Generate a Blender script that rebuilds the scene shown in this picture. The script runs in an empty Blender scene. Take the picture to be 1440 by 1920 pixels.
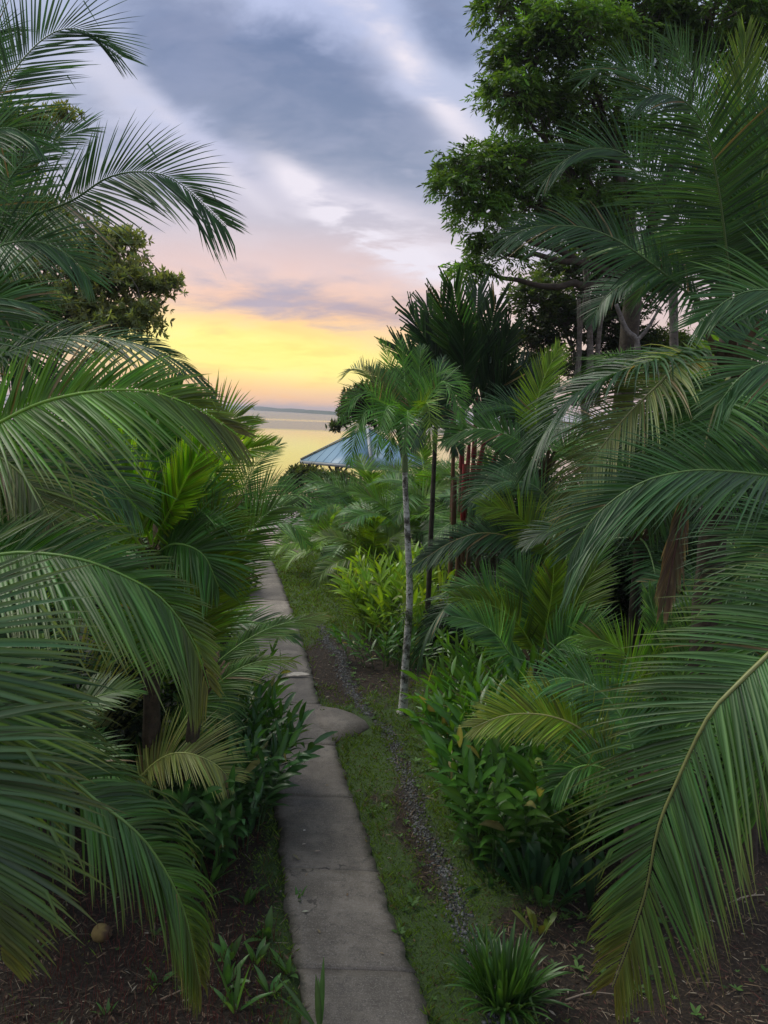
import bpy, math, random
import numpy as np
from mathutils import Vector, Matrix, noise as mnoise

random.seed(7)
rng = np.random.RandomState(11)
scene = bpy.context.scene
COL = scene.collection

# ------------------------------------------------------------------ camera
EYE = np.array((0.0, 0.0, 5.2))
FPX = 1480.0                      # focal length in pixels of the 1440 x 1920 photograph
PITCH = math.atan(186 / FPX)
ROLL = math.atan(0.036)
_F = np.array((0, math.cos(PITCH), -math.sin(PITCH)))
_R0 = np.array((1.0, 0, 0)); _U0 = np.array((0, math.sin(PITCH), math.cos(PITCH)))
CR = _R0 * math.cos(ROLL) + _U0 * math.sin(ROLL)
CU = _U0 * math.cos(ROLL) - _R0 * math.sin(ROLL)
cam = bpy.data.cameras.new('camera'); camo = bpy.data.objects.new('camera', cam); COL.objects.link(camo)
camo.matrix_world = Matrix(((CR[0], CU[0], -_F[0], EYE[0]), (CR[1], CU[1], -_F[1], EYE[1]), (CR[2], CU[2], -_F[2], EYE[2]), (0, 0, 0, 1)))
cam.sensor_fit = 'VERTICAL'; cam.sensor_height = 36; cam.lens = 36 * FPX / 1920
cam.clip_start = 0.05; cam.clip_end = 20000
scene.camera = camo

def ray(px, py):
    d = _F + CR * ((px - 720) / FPX) + CU * ((960 - py) / FPX)
    return d / np.linalg.norm(d)
def at(px, py, Y):                 # the world point at distance Y down the garden seen in that direction
    d = ray(px, py); return EYE + d * (Y / d[1])
def gp(px, py, z=0.0):             # the ground point seen there
    d = ray(px, py); return EYE + d * ((z - EYE[2]) / d[2])
def azel(px, py):
    d = ray(px, py); return math.degrees(math.atan2(d[0], d[1])), math.degrees(math.asin(d[2]))

# ------------------------------------------------------------------ render settings
scene.render.engine = 'CYCLES'
cy = scene.cycles
cy.max_bounces = 6; cy.diffuse_bounces = 3; cy.glossy_bounces = 3; cy.transmission_bounces = 3; cy.transparent_max_bounces = 4
cy.volume_bounces = 0
cy.use_denoising = True
cy.caustics_reflective = False; cy.caustics_refractive = False
cy.use_adaptive_sampling = True
scene.view_settings.view_transform = 'Standard'; scene.view_settings.look = 'None'
scene.view_settings.gamma = 1.0; scene.view_settings.use_curve_mapping = False
scene.view_settings.exposure = 0.54

# ------------------------------------------------------------------ node helpers
def srgb(r, g, b):
    def f(c):
        c /= 255.0
        return c / 12.92 if c <= 0.04045 else ((c + 0.055) / 1.055) ** 2.4
    return (f(r), f(g), f(b), 1.0)
class NT:
    def __init__(s, tree): s.t = tree; s.n = tree.nodes; s.l = tree.links
    def new(s, kind, **kw):
        n = s.n.new(kind)
        for k, v in kw.items(): setattr(n, k, v)
        return n
    def put(s, sock, v):
        if isinstance(v, bpy.types.NodeSocket): s.l.new(v, sock)
        elif v is not None: sock.default_value = v
    def math(s, op, a, b=None, c=None, clamp=False):
        n = s.new('ShaderNodeMath', operation=op); n.use_clamp = clamp
        s.put(n.inputs[0], a); s.put(n.inputs[1], b)
        if c is not None: s.put(n.inputs[2], c)
        return n.outputs[0]
    def mix(s, f, a, b, mode='MIX'):
        n = s.new('ShaderNodeMix', data_type='RGBA', blend_type=mode)
        s.put(n.inputs[0], f); s.put(n.inputs[6], a); s.put(n.inputs[7], b)
        return n.outputs[2]
    def noise(s, vec, scale, detail=4, rough=0.5, dist=0.0, out=0):
        n = s.new('ShaderNodeTexNoise'); s.put(n.inputs['Vector'], vec)
        n.inputs['Scale'].default_value = scale; n.inputs['Detail'].default_value = detail
        n.inputs['Roughness'].default_value = rough; n.inputs['Distortion'].default_value = dist
        return n.outputs[out]
    def ramp(s, v, stops, interp='LINEAR'):
        n = s.new('ShaderNodeValToRGB'); n.color_ramp.interpolation = interp
        e = n.color_ramp.elements
        while len(e) < len(stops): e.new(0.5)
        for k, (p, c) in enumerate(stops):
            e[k].position = p; e[k].color = c if len(c) == 4 else (*c, 1)
        s.put(n.inputs[0], v); return n.outputs[0]
    def step(s, v, lo, hi):
        n = s.new('ShaderNodeMapRange', interpolation_type='SMOOTHSTEP')
        s.put(n.inputs[0], v); n.inputs[1].default_value = lo; n.inputs[2].default_value = hi
        return n.outputs[0]

# ------------------------------------------------------------------ world: dusk sky with cloud banks
world = bpy.data.worlds.new('World'); scene.world = world; world.use_nodes = True
W = NT(world.node_tree); W.n.clear()
tc = W.new('ShaderNodeTexCoord')
sx = W.new('ShaderNodeSeparateXYZ'); W.l.new(tc.outputs['Generated'], sx.inputs[0])
X, Y, Z = sx.outputs
az = W.math('MULTIPLY', W.math('ARCTAN2', X, Y), 180 / math.pi)
el = W.math('MULTIPLY', W.math('ARCSINE', Z), 180 / math.pi)
cmb = W.new('ShaderNodeCombineXYZ'); W.l.new(az, cmb.inputs[0]); W.l.new(el, cmb.inputs[1])
# sheared coordinates for the wind-drawn streaks; far above the horizon the cloud deck is seen from below
den = W.math('ADD', W.math('ABSOLUTE', Z), 0.28)
dk = W.new('ShaderNodeCombineXYZ')
W.l.new(W.math('DIVIDE', X, den), dk.inputs[0]); W.l.new(W.math('DIVIDE', Y, den), dk.inputs[1]); W.l.new(Z, dk.inputs[2])
mp = W.new('ShaderNodeMapping'); W.l.new(dk.outputs[0], mp.inputs[0])
mp.inputs['Rotation'].default_value = (0, 0, math.radians(38)); mp.inputs['Scale'].default_value = (1.0, 1.7, 1.7)
warp = W.noise(mp.outputs[0], 1.1, 3, 0.5, 0, 1)
wv = W.new('ShaderNodeVectorMath', operation='MULTIPLY_ADD'); W.l.new(warp, wv.inputs[0])
wv.inputs[1].default_value = (0.55, 0.55, 0.55); W.l.new(mp.outputs[0], wv.inputs[2])
n_big = W.noise(wv.outputs[0], 1.25, 6, 0.56)
n_fine = W.noise(wv.outputs[0], 3.6, 6, 0.58)
def gauss(px, py, rx, ry, tilt, amp):
    """soft cloud bank: centre, radii (photograph pixels turned to degrees), tilt clockwise as seen"""
    a0, e0 = azel(px, py); k = math.degrees(1 / FPX); sa, se = rx * k, ry * k; t = math.radians(tilt)
    da = W.math('SUBTRACT', az, a0); de = W.math('SUBTRACT', el, e0)
    u = W.math('ADD', W.math('MULTIPLY', da, math.cos(t) / sa), W.math('MULTIPLY', de, -math.sin(t) / sa))
    v = W.math('ADD', W.math('MULTIPLY', da, math.sin(t) / se), W.math('MULTIPLY', de, math.cos(t) / se))
    r = W.math('ADD', W.math('MULTIPLY', u, u), W.math('MULTIPLY', v, v))
    return W.math('MULTIPLY', W.math('EXPONENT', W.math('MULTIPLY', r, -1.0)), amp)
def total(items):
    o = items[0]
    for i in items[1:]: o = W.math('ADD', o, i)
    return o
clear = W.ramp(W.math('DIVIDE', el, 90.0), [
    (0.0, srgb(252, 186, 138)), (0.018, srgb(255, 200, 132)), (0.045, srgb(255, 224, 118)), (0.068, srgb(255, 206, 142)),
    (0.083, srgb(244, 198, 168)), (0.105, srgb(222, 192, 186)), (0.14, srgb(190, 184, 196)), (0.20, srgb(184, 188, 214)),
    (0.30, srgb(172, 182, 214)), (0.6, srgb(172, 184, 206)), (1.0, srgb(178, 187, 206))])
low_far = W.ramp(W.math('DIVIDE', el, 90.0), [
    (0.0, srgb(210, 182, 176)), (0.06, srgb(216, 190, 184)), (0.12, srgb(198, 188, 196)), (0.2, srgb(178, 184, 202)), (0.3, srgb(160, 174, 202)), (1.0, srgb(176, 186, 206))])
a_sun = azel(505, 690)[0]
da = W.math('DIVIDE', W.math('SUBTRACT', az, a_sun), 15.0)
glow = W.math('EXPONENT', W.math('MULTIPLY', W.math('MULTIPLY', da, da), -1.0))
base = W.mix(glow, low_far, clear)
# hot core of the glow
core = W.math('ADD', gauss(540, 676, 250, 38, 4, 1.3), gauss(380, 640, 150, 34, 8, 0.8), clamp=True)
core = W.math('MULTIPLY', core, W.step(n_fine, 0.25, 0.5))
base = W.mix(core, base, srgb(255, 238, 132))
# dark banks
dark = total([W.math('MULTIPLY', W.math('SUBTRACT', n_big, 0.50), 3.4), W.math('MULTIPLY', W.math('SUBTRACT', n_fine, 0.50), 2.6),
              gauss(480, 190, 270, 110, 24, 0.95), gauss(740, 300, 180, 80, 28, 1.05), gauss(560, 60, 150, 60, 30, 0.35), gauss(850, 60, 130, 90, 40, 0.9),
              gauss(640, 480, 170, 34, 14, 0.42), gauss(430, 520, 160, 40, 12, 0.40), gauss(700, 590, 150, 13, 10, 0.5), gauss(540, 578, 120, 9, 8, 0.3),
              gauss(250, 60, 120, 60, 30, 0.10), gauss(790, 130, 200, 40, 42, -0.75), gauss(420, 320, 220, 40, 36, -0.55),
              gauss(620, 400, 130, 34, 28, -0.9), gauss(730, 420, 100, 55, 20, -0.9), gauss(240, 170, 110, 50, 40, -0.5), gauss(560, 680, 330, 50, 4, -1.3)])
dmask = W.math('MULTIPLY', W.step(dark, -0.2, 1.0), 0.95)
dk_col = W.ramp(W.math('DIVIDE', el, 90.0), [(0.06, srgb(182, 156, 158)), (0.11, srgb(160, 156, 172)), (0.17, srgb(128, 140, 164)), (0.26, srgb(98, 116, 150)), (1.0, srgb(110, 126, 154))])
dk_col = W.mix(W.step(n_fine, 0.35, 0.8), dk_col, W.mix(0.35, dk_col, srgb(160, 166, 196)))
col = W.mix(dmask, base, dk_col)
# pale lit edges
lit = total([gauss(790, 145, 170, 24, 44, 1.1), gauss(690, 420, 130, 40, 22, 1.05), gauss(590, 370, 100, 24, 34, 1.2), gauss(730, 480, 120, 22, 18, 1.0),
             gauss(400, 300, 150, 14, 36, 0.45), gauss(200, 150, 80, 40, 40, 0.35), gauss(640, 20, 70, 20, 40, 0.4), gauss(960, 520, 170, 60, 20, 0.8),
             W.math('MULTIPLY', W.math('SUBTRACT', n_big, 0.66), -0.5)])
lmask = W.math('MULTIPLY', W.math('MULTIPLY', lit, W.step(n_fine, 0.36, 0.58)), 0.95, clamp=True)
col = W.mix(lmask, col, srgb(222, 216, 226))
# below the horizon the dome carries on as dim haze
col = W.mix(W.step(el, -3.0, -0.2), srgb(120, 118, 124), col)
sky = W.new('ShaderNodeTexSky', sky_type='NISHITA'); sky.sun_disc = False
SUN_AZ, SUN_EL = azel(505, 690)[0] - 50, 52.0
sky.sun_elevation = math.radians(SUN_EL); sky.sun_rotation = math.radians(SUN_AZ)
bg1 = W.new('ShaderNodeBackground'); W.l.new(sky.outputs[0], bg1.inputs[0]); bg1.inputs[1].default_value = 0.05
bg2 = W.new('ShaderNodeBackground'); W.l.new(col, bg2.inputs[0]); bg2.inputs[1].default_value = 0.85
mxs = W.new('ShaderNodeMixShader'); mxs.inputs[0].default_value = 0.96      # a nearly closed cloud deck over the clear dusk sky
W.l.new(bg1.outputs[0], mxs.inputs[1]); W.l.new(bg2.outputs[0], mxs.inputs[2])
wo = W.new('ShaderNodeOutputWorld'); W.l.new(mxs.outputs[0], wo.inputs[0])
world.cycles.sampling_method = 'MANUAL'; world.cycles.sample_map_resolution = 512

sun = bpy.data.lights.new('sun', 'SUN'); sun.energy = 1.9; sun.angle = math.radians(38); sun.color = (1.0, 0.94, 0.82)
suno = bpy.data.objects.new('sun', sun); COL.objects.link(suno)
sd = Vector((math.sin(math.radians(SUN_AZ)) * math.cos(math.radians(SUN_EL)), math.cos(math.radians(SUN_AZ)) * math.cos(math.radians(SUN_EL)), math.sin(math.radians(SUN_EL))))
suno.rotation_euler = sd.to_track_quat('Z', 'Y').to_euler()

# ------------------------------------------------------------------ materials
def new_mat(name):
    m = bpy.data.materials.new(name); m.use_nodes = True
    N = NT(m.node_tree); N.n.clear()
    out = N.new('ShaderNodeOutputMaterial'); p = N.new('ShaderNodeBsdfPrincipled')
    N.l.new(p.outputs[0], out.inputs[0]); return m, N, p, out
def leaf_mat(name, rough=0.42, spec=0.5, trans=0.32, nscale=6.0, namp=0.35):
    m, N, p, out = new_mat(name)
    a = N.new('ShaderNodeAttribute', attribute_name='col')
    g = N.new('ShaderNodeNewGeometry')
    n = N.noise(g.outputs['Position'], nscale, 3, 0.6)
    v = N.math('ADD', N.math('MULTIPLY', N.math('SUBTRACT', n, 0.5), namp * 2), 1.0)
    hv = N.new('ShaderNodeVectorMath', operation='SCALE'); N.l.new(a.outputs['Color'], hv.inputs[0]); N.l.new(v, hv.inputs['Scale'])
    N.l.new(hv.outputs[0], p.inputs['Base Color'])
    n2 = N.noise(g.outputs['Position'], nscale * 5, 2, 0.5)
    N.l.new(N.math('ADD', N.math('MULTIPLY', n2, 0.25), rough - 0.12), p.inputs['Roughness'])
    p.inputs['Specular IOR Level'].default_value = spec
    tr = N.new('ShaderNodeBsdfTranslucent')
    tcol = N.mix(1.0, hv.outputs[0], (1.9, 1.75, 0.55, 1), 'MULTIPLY'); N.l.new(tcol, tr.inputs[0])
    mx = N.new('ShaderNodeMixShader'); mx.inputs[0].default_value = trans
    N.l.new(p.outputs[0], mx.inputs[1]); N.l.new(tr.outputs[0], mx.inputs[2]); N.l.new(mx.outputs[0], out.inputs[0])
    return m
M = {}
M['palm'] = leaf_mat('palm_leaflet', 0.42, 0.44, 0.36, 2.5, 0.3)
M['leaf'] = leaf_mat('broad_leaf', 0.34, 0.55, 0.32, 9.0, 0.35)
M['tree'] = leaf_mat('tree_leaf', 0.5, 0.35, 0.45, 0.9, 0.45)
M['grass'] = leaf_mat('grass_blade', 0.6, 0.3, 0.25, 3.0, 0.4)
def stem_mat(name, bump=0.3, rough=0.6, nscale=30):
    m, N, p, out = new_mat(name)
    a = N.new('ShaderNodeAttribute', attribute_name='col'); g = N.new('ShaderNodeNewGeometry')
    n = N.noise(g.outputs['Position'], nscale, 4, 0.65)
    hv = N.new('ShaderNodeVectorMath', operation='SCALE'); N.l.new(a.outputs['Color'], hv.inputs[0])
    N.l.new(N.math('ADD', N.math('MULTIPLY', n, 0.9), 0.55), hv.inputs['Scale']); N.l.new(hv.outputs[0], p.inputs['Base Color'])
    p.inputs['Roughness'].default_value = rough
    b = N.new('ShaderNodeBump'); b.inputs['Strength'].default_value = bump; b.inputs['Distance'].default_value = 0.01
    N.l.new(n, b.inputs['Height']); N.l.new(b.outputs[0], p.inputs['Normal'])
    return m
M['rachis'] = stem_mat('rachis', 0.1, 0.45, 12)
M['fibre'] = stem_mat('palm_fibre', 0.8, 0.9, 40)
M['litter'] = stem_mat('dry_litter', 0.3, 0.85, 20)
def bark_mat(name, c1, c2, c3, scale=7, patch=0.55):
    m, N, p, out = new_mat(name); g = N.new('ShaderNodeNewGeometry')
    n = N.noise(g.outputs['Position'], scale, 6, 0.7); n2 = N.noise(g.outputs['Position'], scale * 4, 4, 0.6)
    mp = N.new('ShaderNodeMapping'); N.l.new(g.outputs['Position'], mp.inputs[0]); mp.inputs['Scale'].default_value = (1.5, 1.5, 14)
    ring = N.noise(mp.outputs[0], 1.2, 3, 0.6)
    c = N.mix(N.step(n, patch - 0.06, patch + 0.06), (*c1, 1), (*c2, 1))
    c = N.mix(N.step(n2, 0.52, 0.66), c, (*c3, 1))
    c = N.mix(N.math('MULTIPLY', N.step(ring, 0.5, 0.62), 0.4), c, (0.05, 0.045, 0.035, 1))
    N.l.new(c, p.inputs['Base Color']); p.inputs['Roughness'].default_value = 0.85
    b = N.new('ShaderNodeBump'); b.inputs['Strength'].default_value = 0.6; b.inputs['Distance'].default_value = 0.015
    N.l.new(N.math('ADD', n2, ring), b.inputs['Height']); N.l.new(b.outputs[0], p.inputs['Normal'])
    return m
M['trunk_pale'] = bark_mat('lichen_palm_bark', (0.07, 0.06, 0.045), (0.62, 0.62, 0.57), (0.08, 0.09, 0.04), 5, 0.45)
M['trunk_grey'] = bark_mat('grey_bark', (0.16, 0.14, 0.12), (0.26, 0.24, 0.21), (0.07, 0.065, 0.05), 5, 0.5)
M['trunk_brown'] = bark_mat('brown_bark', (0.036, 0.026, 0.016), (0.066, 0.050, 0.032), (0.024, 0.032, 0.014), 8, 0.5)

# ------------------------------------------------------------------ mesh helpers
def fast_mesh(name, V, F, mat, C=None, smooth=False):
    """V (n,3); F (m,4) or (m,3) index array; C (n,3) colours"""
    V = np.ascontiguousarray(V, dtype=np.float32); F = np.ascontiguousarray(F, dtype=np.int32)
    me = bpy.data.meshes.new(name); k = F.shape[1]
    me.vertices.add(len(V)); me.vertices.foreach_set('co', V.ravel())
    me.loops.add(F.size); me.loops.foreach_set('vertex_index', F.ravel())
    me.polygons.add(len(F)); me.polygons.foreach_set('loop_start', np.arange(0, F.size, k, dtype=np.int32))
    if smooth: me.polygons.foreach_set('use_smooth', np.ones(len(F), dtype=bool))
    me.update(calc_edges=True)
    if C is not None:
        at_ = me.attributes.new('col', 'FLOAT_COLOR', 'POINT')
        at_.data.foreach_set('color', np.hstack([np.asarray(C, dtype=np.float32), np.ones((len(V), 1), dtype=np.float32)]).ravel())
    if mat: me.materials.append(mat)
    return me
def link(name, me, parent=None):
    o = bpy.data.objects.new(name, me); COL.objects.link(o)
    if parent is not None:
        o.parent = parent; o.matrix_parent_inverse = Matrix.Translation(-parent_loc(parent))
    return o
_LOC = {}
def parent_loc(p):
    while p.name not in _LOC and p.parent: p = p.parent
    return _LOC.get(p.name, Vector((0, 0, 0)))
def thing(name, label, cat, loc, group=None):
    o = bpy.data.objects.new(name, None); COL.objects.link(o); o.location = Vector([float(v) for v in loc])
    o.empty_display_size = 0.2; o['label'] = label; o['category'] = cat
    if group: o['group'] = group
    _LOC[o.name] = o.location.copy(); return o
def sub(name, me, parent, kind=None, label=None):
    """child of a part: parts carry world-space meshes under an unmoved inverse, so children need none"""
    o = bpy.data.objects.new(name, me); COL.objects.link(o); o.parent = parent
    if kind: o['kind'] = kind
    if label: o['label'] = label
    return o
def struct(name, me, parent=None):
    o = bpy.data.objects.new(name, me); COL.objects.link(o); o['kind'] = 'structure'
    if parent: o.parent = parent
    return o
def tag(o, label, cat, group=None, kind=None):
    if label: o['label'] = label
    if cat: o['category'] = cat
    if group: o['group'] = group
    if kind: o['kind'] = kind
    return o
def nrm(a):
    return a / np.maximum(np.linalg.norm(a, axis=-1, keepdims=True), 1e-9)
PROF = {
    'palm': lambda s: np.minimum(1, 0.45 + 3.2 * s) * np.clip(1 - s, 0, 1) ** 0.55 + 0.02,
    'lance': lambda s: np.maximum(0.03, np.sin(np.pi * np.clip(s * 0.96 + 0.02, 0, 1)) ** 0.8 * (1.12 - 0.45 * s)),
    'paddle': lambda s: np.maximum(0.04, np.clip((s - 0.25) / 0.75, 0, 1) ** 0.6 * np.clip(1 - s, 0, 1) ** 0.45 * 1.7),
    'blade': lambda s: np.minimum(1, 0.8 + s) * np.clip(1 - s, 0, 1) ** 0.4 + 0.02,
    'blunt': lambda s: np.minimum(1, 0.5 + 2 * s) * (1 - 0.35 * s),
}
def strips(base, d, n, L, Wd, droop, K, prof, fold, col, mid=1.35, kink=0.0, tipcol=None, flat=False, upcurl=0.0):
    """N ribbon leaves at once -> V (N,m,3), C (N,m,3), F (f,4) template for one leaf"""
    N = len(base); d = nrm(d); p = base.copy()
    L = np.broadcast_to(L, (N,)).astype(float); Wd = np.broadcast_to(Wd, (N,)).astype(float); droop = np.broadcast_to(droop, (N,)).astype(float)
    kk = np.where(rng.rand(N) < kink, rng.randint(2, max(3, K), N), -1)
    rows, cols = [], []
    across = 2 if flat else 3
    for k in range(K + 1):
        s = k / K
        side = nrm(np.cross(d, n)); nn = nrm(np.cross(side, d))
        w = (PROF[prof](np.array(s)) * Wd / 2)[:, None]
        c = col if tipcol is None else col + (tipcol - col) * (max(0.0, s - 0.55) / 0.45) ** 1.5
        if flat:
            rows += [p - side * w, p + side * w]; cols += [c, c * 0.92]
        else:
            rows += [p - side * w * math.cos(fold) + nn * w * math.sin(fold), p, p + side * w * math.cos(fold) + nn * w * math.sin(fold)]
            cols += [c, c * mid, c * 0.9]
        p = p + d * (L / K)[:, None]
        dd = droop / K * (0.35 + 1.3 * s)
        dd = np.where(kk == k, dd + 1.6, dd)
        d = nrm(d + np.stack([np.zeros(N), np.zeros(N), -dd], -1) + nn * upcurl / K)
    V = np.stack(rows, 1); C = np.stack(cols, 1)
    F = []
    for k in range(K):
        for j in range(across - 1):
            a = k * across + j; F.append((a, a + 1, a + across + 1, a + across))
    return V, C, np.array(F)
def merge(V, C, F):
    N, m = V.shape[:2]
    return V.reshape(-1, 3), np.clip(C.reshape(-1, 3), 0, 1), (F[None] + (np.arange(N) * m)[:, None, None]).reshape(-1, F.shape[1])
def join(parts):
    Vs, Cs, Fs, o = [], [], [], 0
    for V, C, F in parts:
        Vs.append(V); Cs.append(C); Fs.append(F + o); o += len(V)
    return np.vstack(Vs), np.vstack(Cs), np.vstack(Fs)
def spline(pts, n):
    P = np.array(pts, dtype=float)
    if len(P) == 2: P = np.array([P[0], (P[0] + P[1]) / 2, P[1]])
    P = np.vstack([2 * P[0] - P[1], P, 2 * P[-1] - P[-2]]); m = len(P) - 3
    out = []
    for t in np.linspace(0, m, n + 1):
        i = min(int(t), m - 1); u = t - i; a, b, c, d = P[i:i + 4]
        out.append(0.5 * ((2 * b) + (c - a) * u + (2 * a - 5 * b + 4 * c - d) * u * u + (3 * b - a - 3 * c + d) * u ** 3))
    out = np.array(out)
    seg = np.r_[0, np.cumsum(np.linalg.norm(np.diff(out, axis=0), axis=1))]
    u = np.linspace(0, seg[-1], n + 1)
    return np.stack([np.interp(u, seg, out[:, j]) for j in range(3)], 1)
def tube(pts, r, sides=6, col=(0.1, 0.1, 0.1), jitter=0.0):
    P = np.array(pts, dtype=float); n = len(P); r = np.broadcast_to(r, (n,))
    T = nrm(np.gradient(P, axis=0)); up = np.array((0.13, 0.31, 0.94)); 
    if abs(np.mean(T @ up)) > 0.9: up = np.array((1.0, 0.1, 0.0))
    S = nrm(np.cross(T, up)); B = nrm(np.cross(S, T))
    a = np.arange(sides) * 2 * math.pi / sides
    rr = r[:, None] * (1 + jitter * (rng.rand(n, sides) - 0.5))
    V = P[:, None] + rr[..., None] * (np.cos(a)[None, :, None] * S[:, None] + np.sin(a)[None, :, None] * B[:, None])
    F = [(i * sides + j, i * sides + (j + 1) % sides, (i + 1) * sides + (j + 1) % sides, (i + 1) * sides + j) for i in range(n - 1) for j in range(sides)]
    V = V.reshape(-1, 3); C = np.tile(np.array(col, dtype=float)[:3], (len(V), 1))
    return V, C, np.array(F)

# ------------------------------------------------------------------ palms
GREEN = np.array((0.044, 0.108, 0.030)); YOUNG = np.array((0.115, 0.195, 0.018)); DARK = np.array((0.018, 0.046, 0.024))
BLUE = np.array((0.040, 0.090, 0.050)); YELLOW = np.array((0.20, 0.22, 0.05)); BROWN = np.array((0.14, 0.10, 0.05)); TIPY = np.array((0.13, 0.13, 0.03))
N_LEAFLET_OBJECTS = [0]
def frond(parent, ctrl, leaf=0.9, pairs=90, face=0.6, droop=0.5, width=0.045, tint=GREEN, start=0.12, vee=0.2, K=5, sep=False, tip=None, flat=False,
          a0=72, a1=22, r0=0.020, env=0.55, label=None, kink=0.06, rcol=None, jit=0.055, one_side=0, twist=0.0, torn=0.05, span=(0.0, 1.0), prof='palm', asym=(1.0, 1.0)):
    P = spline(ctrl, 36)
    seg = np.linalg.norm(np.diff(P, axis=0), axis=1).sum()
    tint = np.asarray(tint) * np.array((1.36, 1.44, 0.94))
    T = nrm(np.gradient(P, axis=0))
    rcol = (tint * 1.6 + np.array((0.05, 0.05, 0.005))) if rcol is None else rcol
    tv, tcl, tf = tube(P, np.linspace(r0, r0 * 0.16, len(P)), 5, rcol)
    fo = link('frond', fast_mesh('frond', tv, tf, M['rachis'], tcl, True), parent)
    if label: fo['label'] = label
    # leaflet stations
    u = np.linspace(start, 0.995, pairs); idx = u * (len(P) - 1)
    pos = np.stack([np.interp(idx, np.arange(len(P)), P[:, j]) for j in range(3)], 1)
    tan = nrm(np.stack([np.interp(idx, np.arange(len(P)), T[:, j]) for j in range(3)], 1))
    tocam = nrm(EYE - pos)
    v = (u - start) / (1 - start)
    n0 = np.array((0, 0, 1.0)) * (1 - face) + tocam * face
    n0 = nrm(n0 - tan * np.sum(n0 * tan, 1, keepdims=True))
    side = nrm(np.cross(tan, n0))
    if twist:
        th = (twist * v)[:, None]; n0, side = n0 * np.cos(th) + side * np.sin(th), side * np.cos(th) - n0 * np.sin(th)
    ang = np.radians(a0 + (a1 - a0) * v ** 1.15)
    length = leaf * (0.42 + 0.58 * np.clip(v / 0.22, 0, 1) ** 0.8) * (1 - (1 - 0.30) * np.clip((v - env) / (1 - env), 0, 1) ** 1.4)
    Vs, Cs = [], []
    for s in (-1, 1):
        if one_side and s != one_side: continue
        m = rng.rand(pairs) > torn
        if span != (0.0, 1.0) : m &= (v >= span[0]) & (v <= span[1])
        k = m.sum()
        a = ang[m] + rng.randn(k) * jit * 0.6
        ve = vee + rng.randn(k) * jit
        d = np.cos(a)[:, None] * tan[m] + np.sin(a)[:, None] * (s * side[m] * np.cos(ve)[:, None] + n0[m] * np.sin(ve)[:, None])
        nn = nrm(n0[m] + rng.randn(k, 3) * 0.15)
        c = tint[None] * (1 + 0.20 * rng.randn(k, 1)) * (1 + 0.25 * np.sin(np.arange(k) * 0.37 + rng.rand() * 6) ** 3)[:, None] * (1 + 0.07 * rng.randn(k, 3))
        old = rng.rand(k) < 0.010; c[old] = np.array((0.20, 0.15, 0.07)) * (0.6 + 0.6 * rng.rand(old.sum(), 1))
        tc_ = None
        if tip is not None: tc_ = c * 0.4 + tip * 0.6
        if isinstance(tip, np.ndarray): c = c + (tip - c) * (np.clip((v[m] - 0.72) / 0.28, 0, 1) ** 1.3)[:, None] * 0.8
        V, C, F = strips(pos[m] + s * side[m] * r0 * 0.5, d, nn, length[m] * asym[0 if s < 0 else 1] * (1 + 0.11 * rng.randn(k)), width * 1.02 * (0.85 + 0.3 * rng.rand(k)) * (1 - 0.45 * v[m]),
                         droop * (0.75 + 0.5 * rng.rand(k)), K, prof, 0.55, np.clip(c, 0.004, 1), 1.5, kink, tc_, flat)
        Vs.append(V); Cs.append(C)
    V = np.concatenate(Vs); C = np.concatenate(Cs)
    if sep:
        for i in range(len(V)):
            sub('leaflet', fast_mesh('leaflet', V[i], F, M['palm'], np.clip(C[i], 0, 1)), fo); N_LEAFLET_OBJECTS[0] += 1
    else:
        mv, mc, mf = merge(V, C, F)
        sub('leaflets', fast_mesh('leaflets', mv, mf, M['palm'], mc), fo, kind='stuff')
    return fo
def pix(*pts): return [at(*p) for p in pts]
def arc(c, az_, el0, el1, L, n=8, power=1.2):
    p = np.array(c, dtype=float); out = [p.copy()]
    for k in range(n):
        e = math.radians(el0 + (el1 - el0) * ((k + 0.5) / n) ** power)
        p = p + np.array((math.sin(az_) * math.cos(e), math.cos(az_) * math.cos(e), math.sin(e))) * L / n
        out.append(p.copy())
    return out
def palm(label, crown, trunk_r=0.1, name='coconut_palm', cat='palm tree', bark='trunk_brown', lean=(0, 0), group=None, fibre=True, foot=None, ground=None):
    c = np.array(crown, dtype=float)
    g = foot if foot is not None else np.array((c[0] + lean[0], c[1] + lean[1], ground_z(c[0] + lean[0], c[1] + lean[1]) - 0.05))
    t = thing(name, label, cat, g, group)
    h = c[2] - g[2]
    mid = (g + c) / 2 + np.array((lean[0] * 0.15, 0.0, 0))
    P = spline([g, mid, c], max(6, int(h * 5)))
    r = np.linspace(trunk_r * 1.25, trunk_r * 0.9, len(P)); r[0] *= 1.35; r[1] *= 1.1
    V, C, F = tube(P, r, 10, (0.1, 0.08, 0.06), 0.12)
    link('trunk', fast_mesh('trunk', V, F, M[bark], C, True), t)
    if fibre:          # torn leaf bases wrapped round the heart of the palm
        n = 26; a = rng.rand(n) * 6.28; hh = rng.rand(n) * 0.35
        b = c[None] + np.stack([np.cos(a) * trunk_r * 0.7, np.sin(a) * trunk_r * 0.7, hh - 0.25], 1)
        d = np.stack([np.cos(a) * 0.6, np.sin(a) * 0.6, 0.9 + 0 * a], 1)
        V, C, F = strips(b, d, nrm(np.stack([np.cos(a), np.sin(a), 0.2 + 0 * a], 1)), 0.22 + 0.25 * rng.rand(n), trunk_r * 0.9, 0.5, 3, 'blunt', 0.4,
                         np.array((0.10, 0.07, 0.04))[None] * (0.6 + 0.8 * rng.rand(n, 1)))
        V, C, F = merge(V, C, F)
        o = link('leaf_base', fast_mesh('leaf_base', V, F, M['fibre'], C), t); o['kind'] = 'stuff'
    return t
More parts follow.
